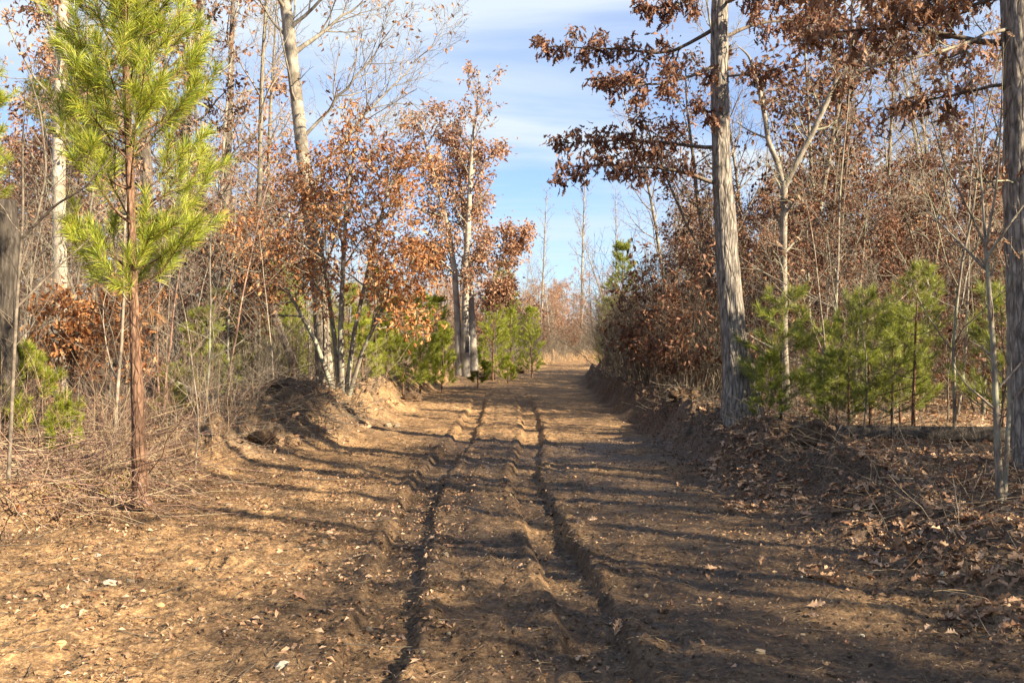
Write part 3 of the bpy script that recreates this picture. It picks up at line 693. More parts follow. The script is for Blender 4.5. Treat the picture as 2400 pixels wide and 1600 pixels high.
# ------------------------------------------------------------------ pines
def shoot(gn, rng, P, n, nl, w, ang=(.5, 1.15), t0=.35, droop=.25, two=True):
    t = rng.uniform(t0, 1, n) ** .8; x = t * (len(P) - 1); i = np.minimum(x.astype(int), len(P) - 2); f = (x - i)[:, None]
    B = P[i] * (1 - f) + P[i + 1] * f; D = nrm(P[i + 1] - P[i])
    r = rng.normal(size=(n, 3)); r = nrm(r - D * np.sum(r * D, 1, keepdims=True))
    a = rng.uniform(*ang, n)[:, None] * (1.15 - .55 * t[:, None])
    put_needles(gn, B, D * np.cos(a) + r * np.sin(a), nl * rng.uniform(.75, 1.1, n), w, rng, droop, two)
def pine_geo(rng, P, Rr, whorls, nb, spread, pitch, needle, per, sub=4, two=True, w=.0016, curve=.5, shoot_len=.32):
    """P: trunk polyline (local); whorls: list of (z, branch length)"""
    pl = Plant(rng); gn = Geo()
    for z, L in whorls:
        az = rng.uniform(0, 6.28); k = nb if isinstance(nb, int) else rng.integers(*nb)
        for b in range(k):
            i = np.clip(np.searchsorted(P[:, 2], z + rng.uniform(-.08, .08)), 1, len(P) - 2)
            a = az + b * 6.283 / k + rng.uniform(-.4, .4); pt = pitch + rng.uniform(-.18, .18)
            d0 = np.array([math.cos(a) * math.cos(pt), math.sin(a) * math.cos(pt), math.sin(pt)])
            l = L * rng.uniform(.65, 1.15)
            B = wander(rng, P[i], d0, l, 7, .07, curve); br = max(.004, min(.02, l * .013))
            pl.add(B, np.linspace(br, .003, 8))
            shoot(gn, rng, B[2:], int(per * 1.4), needle, w, t0=.1, two=two)
            for s_ in range(sub):
                t = .4 + .55 * (s_ + rng.random()) / sub; x = t * 7; j = min(int(x), 6); q = B[j] + (B[j + 1] - B[j]) * (x - j)
                dd = rot_from(nrm(B[j + 1] - B[j]), rng.uniform(.5, .9), rng.uniform(0, 6.28)); dd = nrm(dd + np.array([0, 0, .35]))
                S = wander(rng, q, dd, shoot_len * rng.uniform(.6, 1.2) * min(1, l / .6 + .3), 4, .08, curve * .7)
                pl.add(S, np.linspace(.004, .0025, 5)); shoot(gn, rng, S, per, needle, w, two=two)
    top = P[-4:] if len(P) > 8 else P[-2:]
    shoot(gn, rng, top, per * 2, needle, w, t0=0, two=two)
    return pl, gn
def pine_left():
    rng = np.random.default_rng(101); d = 9.4
    t = thing('pine_tree', 'tall bright green pine with red-brown trunk in the left foreground', 'tree', ground_at(328, d))
    b = np.array(t.location)
    px = [(331, 1185), (329, 1150), (324, 1000), (319, 850), (312, 650), (306, 450), (300, 300), (293, 100), (290, 0), (286, -200), (284, -380)]
    Q, q = trunk_part(t, px, [27, 19, 15, 13, 10.5, 9.5, 8.5, 7.5, 6.5, 4, 1.5], d, M['pine_bark'], 160, 40, .16, 0, 15)
    P = Q - b
    zz = lambda y: CAM_H + (800 - y) * d / FPX - b[2]
    wh = [(zz(690), .70), (zz(640), .62), (zz(520), .95), (zz(470), 1.0), (zz(360), .98), (zz(320), .9), (zz(270), .9), (zz(210), .98), (zz(150), .9), (zz(110), .85), (zz(60), .85), (zz(10), .8), (zz(-90), .65), (zz(-150), .6), (zz(-250), .4), (zz(-310), .25)]
    pl, gn = pine_geo(rng, P, q, wh, (5, 7), 1, .42, .165, 130, 4, True, .0018, .7, .36)
    g = Geo(); tubes(g, pl.polys); link('branches', g.mesh('branches', M['pine_bark']), t)
    props(link('needles', gn.mesh('needles', M['needle'], False), t), kind='stuff')
    # dry brown needle spray hanging under the lowest whorl
    gd = Geo(); S = np.array([PX(335, 690, d - .1) - b, PX(350, 720, d - .12) - b, PX(372, 745, d - .1) - b]); shoot(gd, rng, S, 70, .13, .0018)
    link('dry_needles', gd.mesh('dry_needles', M['needle_dry'], False), t)
    # dead whorl stubs below the crown
    for y in (700, 712, 505, 515):
        sp = Plant(rng)
        i = np.argmin(np.abs(Q[:, 2] - (CAM_H + (800 - y) * d / FPX))); a = rng.uniform(0, 6.28)
        sp.add(wander(rng, P[i], np.array([math.cos(a), math.sin(a) * .4, .2]), rng.uniform(.3, .6), 6, .15, .3), np.linspace(.011, .003, 7))
        g = Geo(); tubes(g, sp.polys); link('dead_branch', g.mesh('dead_branch', M['twig_grey']), t)
pine_left()
def pine_proto(seed, h, w, label, group, mat='needle', needle=.15, per=40, two=False, wd=.002, clear=.06, pitch=.32, name='young_pine', nwh=None):
    rng = np.random.default_rng(seed)
    t = thing(name, label, 'tree', (0, 0, 0), group)
    P = wander(rng, np.zeros(3), np.array([0, 0, 1.]), h, 12, .012, .3); Rr = np.linspace(h * .011 + .004, .004, 13)
    g = Geo(); tubes(g, [(P, Rr, 8)]); link('trunk', g.mesh('trunk', M['pine_bark']), t)
    per = int(per * 3.0); wd *= 1.4
    n = nwh or max(5, int(h / .27)); wh = []
    for k in range(n):
        f = clear + (1 - clear) * k / n
        wh.append((f * h, w * (1.05 - f) ** .8 * rng.uniform(.8, 1.15)))
    pl, gn = pine_geo(rng, P, Rr, wh, (4, 6), 1, pitch, needle, per, 3, two, wd, .5, min(.3, h * .12))
    g = Geo(); tubes(g, pl.polys); link('branches', g.mesh('branches', M['twig']), t)
    props(link('needles', gn.mesh('needles', M[mat], False), t), kind='stuff')
    return t
def put(root, px, d, sc=1., rz=None, label=None, group=None, first=False):
    x, y, z = ground_at(px, d); rz = R.uniform(0, 6.28) if rz is None else rz
    z = float(HF(np.array([x]), np.array([y]))[0])
    if first:
        root.location = (x, y, z - .02); root.rotation_euler = (0, 0, rz); root.scale = (sc,) * 3
        if label: root['label'] = label
        if group: root['group'] = group
        return root
    return dup(root, (x, y, z - .02), rz, sc, label, group)
pA = pine_proto(201, 1.9, .75, 'x', None, 'needle_dark', .12, 45)
pB = pine_proto(202, 2.6, .8, 'x', None, 'needle', .15, 42)
pC = pine_proto(203, 3.6, .95, 'x', None, 'needle', .15, 40)
pD = pine_proto(204, 1.1, .5, 'x', None, 'needle', .12, 40)
pE = pine_proto(205, 5.2, 1.25, 'x', None, 'needle_dark', .15, 34, wd=.003)
pG = pine_proto(208, 1.7, .8, 'x', None, 'needle_dark', .13, 34, clear=.1, pitch=.35, wd=.0014, nwh=6)
pH = pine_proto(209, 2.7, .9, 'x', None, 'needle_dark', .13, 30, clear=.3, pitch=.1, wd=.0014, nwh=7)
pF = pine_proto(206, 2.2, .95, 'x', None, 'needle_dark', .13, 27, clear=.08, pitch=.2, wd=.0014, nwh=9)
# right bank white pines
GR = 'young soft pines on the right bank'
put(pF, 2040, 13.2, .85, label='bushiest dark green young pine on the right bank, centre of the green clump', group=GR, first=True)
put(pG, 1830, 13.6, 1.05, label='young soft pine close right of the big oak base', group=GR, first=True)
put(pG, 1935, 14.6, .85, label='young soft pine between the forked tree and the bushiest pine on the right bank', group=GR)
put(pH, 2140, 12.8, .82, label='tallest young soft pine on the right bank, its leader bent left', group=GR, first=True)
put(pG, 2350, 12.2, 1.1, label='young soft pine behind the grey sapling at the right edge', group=GR)
put(pG, 1990, 12.9, .9, label='low feathery pine in front of the bushiest pine on the right bank', group=GR)
put(pG, 2090, 13.4, .95, label='low feathery pine between the bushiest and the tallest young pine', group=GR)
put(pA, 1960, 12.9, .55, label='knee-high pine seedling below the young pines on the right bank', group=GR, first=True)
put(pA, 1800, 13.2, .5, label='knee-high yellowish pine seedling beside the oak buttress', group=GR)
put(pA, 2110, 14.5, .9, label='small dense pine tucked behind the bushiest pine on the right bank', group=GR)
# left understory pines
GL = 'young pines along the left roadside'
put(pB, 985, 29, 1.15, label='tall slim young pine with bare lower stem at the left bank before the three-trunk oak', group=GL, first=True)
put(pB, 1036, 31, .85, label='bushy young pine hard left of the three pale trunks', group=GL)
put(pB, 905, 26, .8, label='young pine left of the tall slim one at the left bank', group=GL)
put(pB, 850, 24, .75, label='bright young pine between the orange oak stems and the left bank', group=GL)
put(pD, 1120, 34, 1.3, label='low round pine seedling at the foot of the three-trunk oak', group=GL, first=True)
put(pD, 1190, 38, 1.0, label='tiny pine seedling on the far left verge', group=GL)
put(pC, 1155, 40, .95, label='brightest yellow-green young pine right of the three-trunk oak', group=GL, first=True)
put(pC, 1198, 42, .85, label='young pine with clear pinkish stem right of the brightest pine', group=GL)
put(pC, 1247, 44, .88, label='lone dark young pine with round head at the far bend', group=GL)
put(pE, 1178, 62, 1.15, label='dark conifer top rising behind the roadside pines', group=GL, first=True)
put(pE, 1210, 66, .8, label='second dark conifer behind the roadside pines', group=GL)
put(pE, 1465, 46, 1.15, label='large dark green pine above the thicket right of the road', group=None)
put(pE, 1420, 58, .8, label='smaller pine left of the large pine above the thicket')
put(pA, 470, 16.5, .85, label='dark low pine by the fallen log', group=GL)
put(pA, 400, 15, .45, label='tiny pine seedling under the fallen log', group=GL)
put(pC, 655, 27, .9, label='pine half hidden behind the pale leaning tree', group=GL)
put(pC, 590, 30, .9, label='pine half hidden behind the rusty oak', group=GL)
put(pC, 760, 32, .8, label='pine seen through the orange oak stems', group=GL)
put(pB, 930, 34, .9, label='pine behind the tall slim one on the left bank', group=GL)
put(pB, 945, 27, 1.05, label='leafy young pine just left of the tall slim one', group=GL)
put(pC, 880, 29, .85, label='young pine behind the bright one at the left bank', group=GL)
put(pC, 1020, 34, .85, label='young pine between the tall slim one and the three pale trunks', group=GL)
put(pB, 815, 27, 1.0, label='young pine just right of the orange oak stems', group=GL)
put(pA, 520, 18.5, 1.1, label='wide dark pine behind the fallen log', group=GL)
put(pC, 690, 24, .75, label='dark young pine left of the pale leaning tree', group=GL)
put(pD, 60, 12.2, 1.2, label='small yellow-green pine beside the dark snag', group=GL)
put(pD, 150, 11, .6, label='tiny pine in the weeds at the left', group=GL)
pT = pine_proto(207, 5.3, 1.0, 'x', None, 'needle', .15, 30, clear=.58, wd=.0018)
put(pT, -70, 13.4, 1.0, label='pine at the left edge with its trunk out of sight', first=True)
put(pE, 2330, 20, .55, label='pine far right behind the edge oak')

# ------------------------------------------------------------------ bare sapling at the right edge
simple_tree('sapling', 'bare grey sapling with branches fanning from chest height, in front of the right edge oak', 'sapling', 8.5, 2340,
    [([(2344, 1200), (2338, 1050), (2330, 850), (2318, 680), (2310, 580)], [10, 8, 6.5, 5.5, 4.5], 0),
     ([(2310, 580), (2270, 490), (2215, 390), (2180, 270)], [3.2, 2.6, 2, .8], -.3), ([(2310, 580), (2300, 430), (2285, 280), (2270, 120)], [3.4, 2.5, 1.8, .8], .3),
     ([(2310, 580), (2335, 440), (2345, 300), (2352, 100)], [3.4, 2.5, 1.8, .8], -.2), ([(2318, 640), (2240, 560), (2160, 480)], [3.5, 2.5, 1], .4),
     ([(2352, 1200), (2358, 1080), (2366, 950), (2362, 760), (2370, 560)], [7, 6, 5, 4, 1], .3), ([(2315, 600), (2370, 520), (2430, 440)], [3.5, 2.5, 1], 0)],
    'grey_bark', 'twig_grey', None, dict(SP_BARE, n=[5, 3], len=[.7, .5], rmin=.002), 91, kids=7, t0=.3, klen=.35, sides=8, n=26)
simple_tree('sapling', 'bare pinkish sapling branching across the upper left edge', 'sapling', 8.2, 40,
    [([(20, 1120), (30, 900), (40, 700), (55, 500), (52, 350), (60, 200)], [5, 4.5, 4, 3.2, 2.5, 1], 0), ([(45, 640), (90, 500), (110, 400), (95, 260), (60, 150)], [3, 2.8, 2.4, 2, 1], .2),
     ([(50, 560), (130, 480), (200, 440), (290, 330)], [3.5, 3, 2, 1], -.3), ([(40, 720), (120, 640), (210, 560)], [3.5, 2.5, 1], .3)],
    'twig', 'twig', None, dict(SP_BARE, n=[6, 4, 3], len=[.8, .5, .5], rmin=.0022), 93, kids=8, t0=.3, klen=.4, sides=8, n=26)

# ------------------------------------------------------------------ background tree prototypes
def tree_proto(seed, name, h, r, bark, twmat, leafmat, sp, kids, t0, klen, leaf=(.10, .15), wob=.03, kind='lo', fork=False):
    rng = np.random.default_rng(seed)
    t = thing(name, 'x', 'tree', (0, 0, 0))
    P = wander(rng, np.zeros(3), nrm(np.array([rng.normal() * .05, rng.normal() * .05, 1])), h, 14, wob, .2); Rr = r * np.linspace(1, .12, 15) ** .8
    pl = Plant(rng); pl.kids(P, np.minimum(Rr, .045), h * klen, 0, sp, t0=t0, n=kids)
    tr = [(P, Rr, 10)]
    if fork:
        i = 6; d = nrm(P[i + 1] - P[i]) + np.array([rng.choice([-.5, .5]), rng.normal() * .3, 0])
        B = wander(rng, P[i], nrm(d), h * .5, 8, .05, .8); br = np.linspace(Rr[i] * .8, .01, 9); tr.append((B, br, 8)); pl.kids(B, np.minimum(br, .04), h * klen * .8, 0, sp, t0=.3, n=kids // 2)
    g = Geo(); tubes(g, tr); link('trunk', g.mesh('trunk', M[bark]), t)
    g = Geo(); tubes(g, pl.polys); link('branches', g.mesh('branches', M[twmat]), t)
    if leafmat:
        p, dd = pl.sites(); g = Geo(); put_leaves(g, p, dd, rng.uniform(*leaf, len(p)), kind, rng)
        if g.n: props(link('foliage', g.mesh('foliage', M[leafmat], False), t), kind='stuff')
    return t
SB = dict(SP_MED, n=[10, 6, 4], rmin=.005, leaf_n=5.0, leaf_lev=1, spread=.12)
oaks = [tree_proto(301 + k, 'background_oak', (8.5, 7.5, 9.5, 6.5, 8, 10)[k], (.09, .07, .11, .06, .08, .12)[k], ('grey_bark', 'pale_bark', 'oak_bark_dark')[k % 3], 'grey_bark',
        ('leaf_brown', 'leaf_rust', 'leaf_rust', 'leaf_brown', 'leaf_pink', 'leaf_pink')[k], dict(SB, leaf_p=(.75, .8, .6, .9, .6, .6)[k]), (18, 17, 19, 16, 18, 20)[k], .15, .28, fork=k % 2 == 0) for k in range(6)]
bares = [tree_proto(321 + k, 'bare_tree', (9, 8, 10, 7)[k], (.07, .05, .08, .045)[k], ('grey_bark', 'pale_bark')[k % 2], 'twig_grey', None, dict(SP_BARE, n=[14, 7, 5], rmin=.0045), (22, 20, 22, 18)[k], .22, .24) for k in range(4)]
thin = [tree_proto(341 + k, 'bare_pole_tree', (11, 9)[k], (.085, .06)[k], 'grey_bark', 'twig_grey', None, dict(SP_BARE, n=[10, 6, 4], len=[.8, .5, .5], rmin=.006, up=[.6, .3, .2]), 22, .35, .15, wob=.015) for k in range(2)]
def shrub_proto(seed, n, h, sp, mat, lean=.42, leafmat=None, name='shrub'):
    rng = np.random.default_rng(seed); t = thing(name, 'x', 'shrub', (0, 0, 0)); pl = Plant(rng)
    for k in range(n):
        a = rng.uniform(0, 6.28); rr = rng.uniform(0, .3); l = lean * rng.uniform(.2, 1.2)
        d0 = nrm(np.array([math.cos(a) * l, math.sin(a) * l, 1])); L = h * rng.uniform(.3, 1.1); r = max(.004, .004 * L)
        P = wander(rng, np.array([math.cos(a) * rr, math.sin(a) * rr, -.05]), d0, L, 7, .10, -.05); Rr = np.linspace(r, .002, 8)
        pl.add(P, Rr); pl.kids(P, Rr, L * .4, 0, sp, t0=.3)
    g = Geo(); tubes(g, pl.polys); link('stems', g.mesh('stems', M[mat]), t)
    if leafmat:
        p, dd = pl.sites(); g = Geo(); put_leaves(g, p, dd, rng.uniform(.07, .13, len(p)), 'lo', rng)
        if g.n: props(link('foliage', g.mesh('foliage', M[leafmat], False), t), kind='stuff')
    return t
SS = dict(n=[8, 4], ang=[.75, .75], len=[1, .5], seg=[4, 3], up=[.3, .2], wob=.12, rmin=.0022, rr=.55, leaf_lev=1, leaf_n=.25)
shrubs = [shrub_proto(361, 22, 2.6, SS, 'twig'), shrub_proto(362, 26, 2.0, SS, 'twig'), shrub_proto(363, 20, 3.2, SS, 'twig'), shrub_proto(364, 22, 1.5, SS, 'twig_grey', .5), shrub_proto(365, 16, 2.4, dict(SS, leaf_n=1.6), 'twig', .35, 'leaf_brown'), shrub_proto(366, 14, 2.2, SS, 'twig_grey', .8)]

def place(protos, pts, labels, group, scs=(.85, 1.2), weights=None, rng=R):
    for k, (x, y, *sc) in enumerate(pts):
        p = protos[int(rng.choice(len(protos), p=weights))]
        z = float(HF(np.array([x]), np.array([y]))[0]) - .04
        s = sc[0] if sc else rng.uniform(*scs)
        lab = labels if isinstance(labels, str) else labels[k]
        o = dup(p, (x, y, z), rng.uniform(0, 6.28), s, lab, group, (rng.normal() * .03, rng.normal() * .03))
def scatter(n, x0, x1, y0, y1, dmin, rng, ok=lambda x, y: True):
    out = []; tries = 0
    while len(out) < n and tries < n * 60:
        tries += 1; x = rng.uniform(x0, x1); y = rng.uniform(y0, y1)
        if not ok(x, y) or any((x - a) ** 2 + (y - b) ** 2 < dmin * dmin for a, b in out): continue
        out.append((x, y))
    return out
ORD = 'first second third fourth fifth sixth seventh eighth ninth tenth eleventh twelfth thirteenth fourteenth fifteenth sixteenth seventeenth eighteenth nineteenth twentieth'.split()
def zones(pts, marks, what):
    """one label a thing: its rank from the left in the stretch between two landmarks"""
    cnt = {}; lab = [None] * len(pts)
    for i in sorted(range(len(pts)), key=lambda i: pts[i][0] / pts[i][1]):
        px = 1200 + pts[i][0] / pts[i][1] * FPX; z = next(n for m, n in marks if px < m)
        row = 'nearer' if pts[i][1] < 32 else 'middle' if pts[i][1] < 46 else 'farthest'
        k = cnt.get((z, row), 0); cnt[(z, row)] = k + 1
        lab[i] = f'{ORD[min(k, 19)]} {what} from the left {z}, {row} row'
    return lab
MR = [(1720, 'left of the big oak'), (1850, 'before the forked tree'), (2060, 'behind the young pines'), (2340, 'before the edge oak'), (1e9, 'past the right edge')]
ML = [(0, 'past the left edge'), (150, 'left of the white tree'), (330, 'left of the pine'), (480, 'behind the birch'), (760, 'before the pale tree'), (1e9, 'right of the orange oak')]
def roadclear(m): return lambda x, y: x - float(road_c(np.array(y))) > 2.75 + m or x - float(road_c(np.array(y))) < -2.8 - m
rs = np.random.default_rng(77)
pxof = lambda x, y: 1200 + x / y * FPX
# right wood
pts = scatter(72, 3.5, 36, 21, 62, 1.5, rs, lambda x, y: pxof(x, y) > 1580 and roadclear(1.5)(x, y))
place(oaks, pts, zones(pts, MR, 'brown-leaved wood oak'), 'background oaks in the right wood', (.75, 1.1), [.26, .26, .16, .26, .06, 0], rs)
pts = scatter(54, 3.5, 30, 16.5, 50, 1.2, rs, lambda x, y: pxof(x, y) > 1560 and roadclear(1.5)(x, y))
place(bares, pts, zones(pts, MR, 'bare wood tree'), 'bare trees in the right wood', (.75, 1.1), None, rs)
# left wood
pts = scatter(50, -32, -4.5, 23, 60, 1.6, rs, lambda x, y: pxof(x, y) < 700)
place(oaks, pts, zones(pts, ML, 'pinkish-leaved wood oak'), 'background oaks in the left wood', (.8, 1.15), [.06, .2, .1, .08, .28, .28], rs)
pts = scatter(40, -28, -4, 20, 60, 1.5, rs, lambda x, y: pxof(x, y) < 900)
place(bares, pts, zones(pts, ML, 'bare wood tree'), 'bare trees in the left wood', (.7, 1.0), None, rs)
pts = scatter(10, -17, -4.2, 22, 34, 1.5, rs, lambda x, y: 0 < pxof(x, y) < 640)
place(oaks + bares, pts, zones(pts, ML, 'tall airy tree'), 'tall trees in the left wood', (1.1, 1.4), [0, .1, .1, 0, .1, .1, .15, .15, .15, .15], rs)
pts = scatter(10, 5, 20, 22, 36, 1.8, rs, lambda x, y: 1740 < pxof(x, y) < 2420)
place(oaks + bares, pts, zones(pts, MR, 'tall airy tree'), 'tall trees in the right wood', (1.1, 1.4), [.06, .08, .1, 0, .08, .08, .15, .15, .15, .15], rs)
# far end of the road
pts = scatter(34, -9, 20, 55, 95, 1.6, rs, lambda x, y: 880 < pxof(x, y) < 1640 and roadclear(1.2)(x, y))
place(bares, pts, 'small bare tree at the far end of the road', 'bare trees at the far bend', (.5, .9), None, rs)
pts = scatter(40, -14, 24, 58, 105, 1.8, rs, lambda x, y: (850 < pxof(x, y) < 1320 or 1400 < pxof(x, y) < 1650) and roadclear(1.5)(x, y))
place([oaks[4], oaks[5]], pts, 'small far oak with pale brown leaves beyond the road bend', 'far oaks at the bend', (.42, .62), None, rs)
for px, d, sc, lab in ((1262, 70, 1.05, 'thin bare pole tree left of the sky gap at the road bend'), (1360, 85, 1.5, 'tallest bare pole tree in the sky gap above the road'), (1440, 90, 1.3, 'bare pole tree right of the tallest one in the sky gap'), (1590, 40, .78, 'bare pole tree above the thicket')):
    put(thin[0 if sc > .8 else 1], px, d, sc, label=lab, group='bare pole trees at the road bend')
o = put(thin[1], 1452, 92, 1.5, label='leaning pale pole tree crossing the tallest bare pole tree', group='bare pole trees at the road bend'); o.rotation_euler = (0, -.36, .2)
pts = scatter(44, 5.0, 26, 15.5, 34, 1.1, rs, lambda x, y: 1760 < pxof(x, y) < 2600)
place(oaks, pts, zones(pts, MR, 'low leafy oak sapling'), 'low oaks in the right understory', (.36, .75), [.3, .3, 0, .3, .1, 0], rs)
pts = scatter(16, -18, -5, 19, 34, 1.2, rs, lambda x, y: pxof(x, y) < 640)
place(oaks, pts, zones(pts, ML, 'low leafy oak sapling'), 'low oaks in the left understory', (.34, .5), [.1, .3, 0, .2, .2, .2], rs)
pts = scatter(44, -6, 16, 66, 112, 1.7, rs, lambda x, y: 1130 < pxof(x, y) < 1470 and roadclear(2.0)(x, y))
place([oaks[4], oaks[5], bares[1], bares[3]], pts, 'small far tree closing the view beyond the road bend', 'far trees closing the bend', (.5, .8), [.4, .3, .15, .15], rs)
place([oaks[0], oaks[3], oaks[1]], [(3.75, 22.5, .36), (4.6, 23.5, .5), (5.3, 25, .6), (4.2, 26.5, .42), (6.0, 22.5, .5), (5.4, 28, .62), (6.6, 26, .7)], ['dark leafy sapling just left of the big oak trunk', 'mid-height dark oak left behind the big oak', 'taller dark oak behind the big oak trunk', 'short dark oak among the thicket stems', 'dark oak just right of the big oak trunk', 'tall dark oak deep behind the thicket', 'tallest dark oak behind the big oak'], 'dark leafy oaks behind the big oak', rng=rs)
# right thicket of bare brush
pts = scatter(82, 3.2, 11.5, 21, 52, .65, rs, lambda x, y: 1335 < pxof(x, y) < 1720 and x - float(road_c(np.array(y))) > 3.5)
place(shrubs, pts, 'bare brown shrub in the dense thicket right of the road', 'shrubs of the right thicket', (1.0, 1.75), [.27, .27, .24, .1, .12, 0], rs)
pts = scatter(46, 4.4, 18, 15, 32, .85, rs, lambda x, y: pxof(x, y) > 1730)
place(shrubs, pts, 'bare brown undergrowth shrub behind the young pines on the right', 'undergrowth shrubs on the right', (.7, 1.2), [.2, .2, .1, .15, .25, .1], rs)
pts = scatter(42, -16, -3.6, 14, 30, .95, rs, lambda x, y: pxof(x, y) < 830)
place(shrubs, pts, 'bare brown undergrowth shrub in the left wood', 'undergrowth shrubs on the left', (.55, .95), [.15, .25, .1, .2, .1, .2], rs)
pts = scatter(28, -9, 16, 34, 80, 1.2, rs, roadclear(1.0))
place(shrubs, pts, 'bare brown shrub lining the far road', 'shrubs lining the far road', (.7, 1.3), [.2, .3, .1, .2, .1, .1], rs)
yb = rs.uniform(52, 92, 54); xb = road_c(yb) - 3.4 - rs.random(54) ** 1.5 * 4
place(shrubs + [oaks[4], oaks[1]], [(a, b, (rs.uniform(.9, 1.7) if i % 3 else rs.uniform(.22, .4))) for i, (a, b) in enumerate(zip(xb, yb))], 'low brush plant on the outer side of the road bend', 'brush on the outer side of the bend', weights=[.2, .25, .15, .1, .2, .1, 0, 0], rng=rs)
place([oaks[4], oaks[1]], [(a - 1, b, rs.uniform(.2, .38)) for a, b in list(zip(xb, yb))[::3]], 'low leafy oak on the outer side of the road bend', 'low oaks on the outer side of the bend', rng=rs)
yb = rs.uniform(54, 84, 44); xb = road_c(yb) - 2.7 - rs.random(44) * 1.0
place(shrubs, list(zip(xb, yb, rs.uniform(.5, 1.0, 44))), 'low brush plant crowding the edge of the road end', 'brush crowding the road end', rng=rs)
# grey arching shrubs near the pale tree
for px, d, sc, lab in ((640, 17.6, 1.0, 'grey shrub arching over the soil heap left of the road'), (715, 19, 1.1, 'grey shrub at the foot of the pale leaning tree'), (830, 19.5, .9, 'grey shrub right of the orange oak stems')):
    put(shrubs[5], px, d, sc, label=lab)
def sapling_proto(seed, h, mat):
    rng = np.random.default_rng(seed); t = thing('twiggy_sapling', 'x', 'sapling', (0, 0, 0)); pl = Plant(rng)
    P = wander(rng, np.zeros(3), nrm(np.array([rng.normal() * .08, rng.normal() * .08, 1])), h, 10, .06, .1); Rr = np.linspace(.007 + .0035 * h, .003, 11)
    pl.kids(P, Rr, h * .38, 0, dict(n=[16, 7, 4], ang=[.9, .8, .8], len=[1, .5, .5], seg=[6, 4, 3], up=[.4, .3, .2], wob=.13, rmin=.0022, rr=.5), t0=.15)
    g = Geo(); tubes(g, [(P, Rr, 6)]); link('trunk', g.mesh('trunk', M[mat]), t)
    g = Geo(); tubes(g, pl.polys); link('branches', g.mesh('branches', M[mat]), t); return t
saps = [sapling_proto(381, 3.2, 'twig_grey'), sapling_proto(382, 4.4, 'twig_grey'), sapling_proto(383, 2.6, 'twig'), sapling_proto(384, 5.2, 'grey_bark'), sapling_proto(385, 3.8, 'twig_red')]
pts = scatter(36, 4.3, 16, 10.5, 27, .8, rs, lambda x, y: 1740 < pxof(x, y) < 2420)
place(saps, pts, zones(pts, MR, 'bare twiggy sapling'), 'twiggy saplings on the right', (.8, 1.25), None, rs)
pts = scatter(56, -13, -3.6, 10.5, 27, .8, rs, lambda x, y: -20 < pxof(x, y) < 860)
place(saps, pts, zones(pts, ML, 'bare twiggy sapling'), 'twiggy saplings on the left', (.7, 1.15), None, rs)
shrubs += saps
# trees and bushes right of and behind the camera, whose shade falls on the road
place(oaks, [(9.6, 4.2, .7), (8.8, -1.4, .7), (7.4, -2.6, .65), (10.6, -.6, .75), (10.2, -3.4, .75), (12.2, .6, .78), (5.4, .6, .5), (5.7, 1.9, .45), (6.0, .3, .42), (6.6, 1.3, .45), (5.5, 1.2, .38), (7.2, -.3, .45), (11.6, 4.4, .75), (5.4, -1.2, .5), (6.4, -2.2, .6),
            (8.2, 9.5, .62), (9.4, 8.9, .7), (6.5, 7.5, .42), (7.3, 8.3, .46), (6.9, 6.6, .45),  (10.8, 8.2, .75), (14, 3, 1.0), (18, -3, 1.1), (20, 5, 1.0), (-5, -4, .9), (0, -7, 1.0), (-9, -1, 1.0), (4, -6, .9)],
      'leafy oak beyond the frame, throwing its shade over the near road', 'oaks shading the near road', weights=[.3, .3, .1, .3, 0, 0], rng=rs)
bigs = [tree_proto(391 + k, 'tall_bare_oak', (13, 11.5)[k], (.20, .16)[k], 'oak_bark_dark', 'oak_bark_dark', 'leaf_brown', dict(SP_MED, n=[10, 6, 4], rmin=.008, leaf_p=.25), 16, .22, .26, fork=k == 0) for k in range(2)]
place(bigs, [(6.4, 3.9, .5), (8.2, 4.0, .8), (8.0, 5.7, .9), (9.0, 6.6, 1.0), (8.8, 1.6, .75), (11.0, 4.6, 1.0)], 'tall bare oak beyond the right frame edge, its trunk striping the road with shade', 'tall oaks striping the road with shade', (.9, 1.1), None, rs)
oaks += bigs
place(bares, [(10.5, 6.5, 1.0), (13, 3.5, 1.1), (11, -1, 1.1), (15, -4, 1.2), (9, -4, 1.0)], 'bare tree out of frame right casting thin shadow stripes', 'bare trees out of frame right', rng=rs)
for p in oaks + bares + thin + shrubs:
    for c in list(p.children): bpy.data.objects.remove(c)
    bpy.data.objects.remove(p)

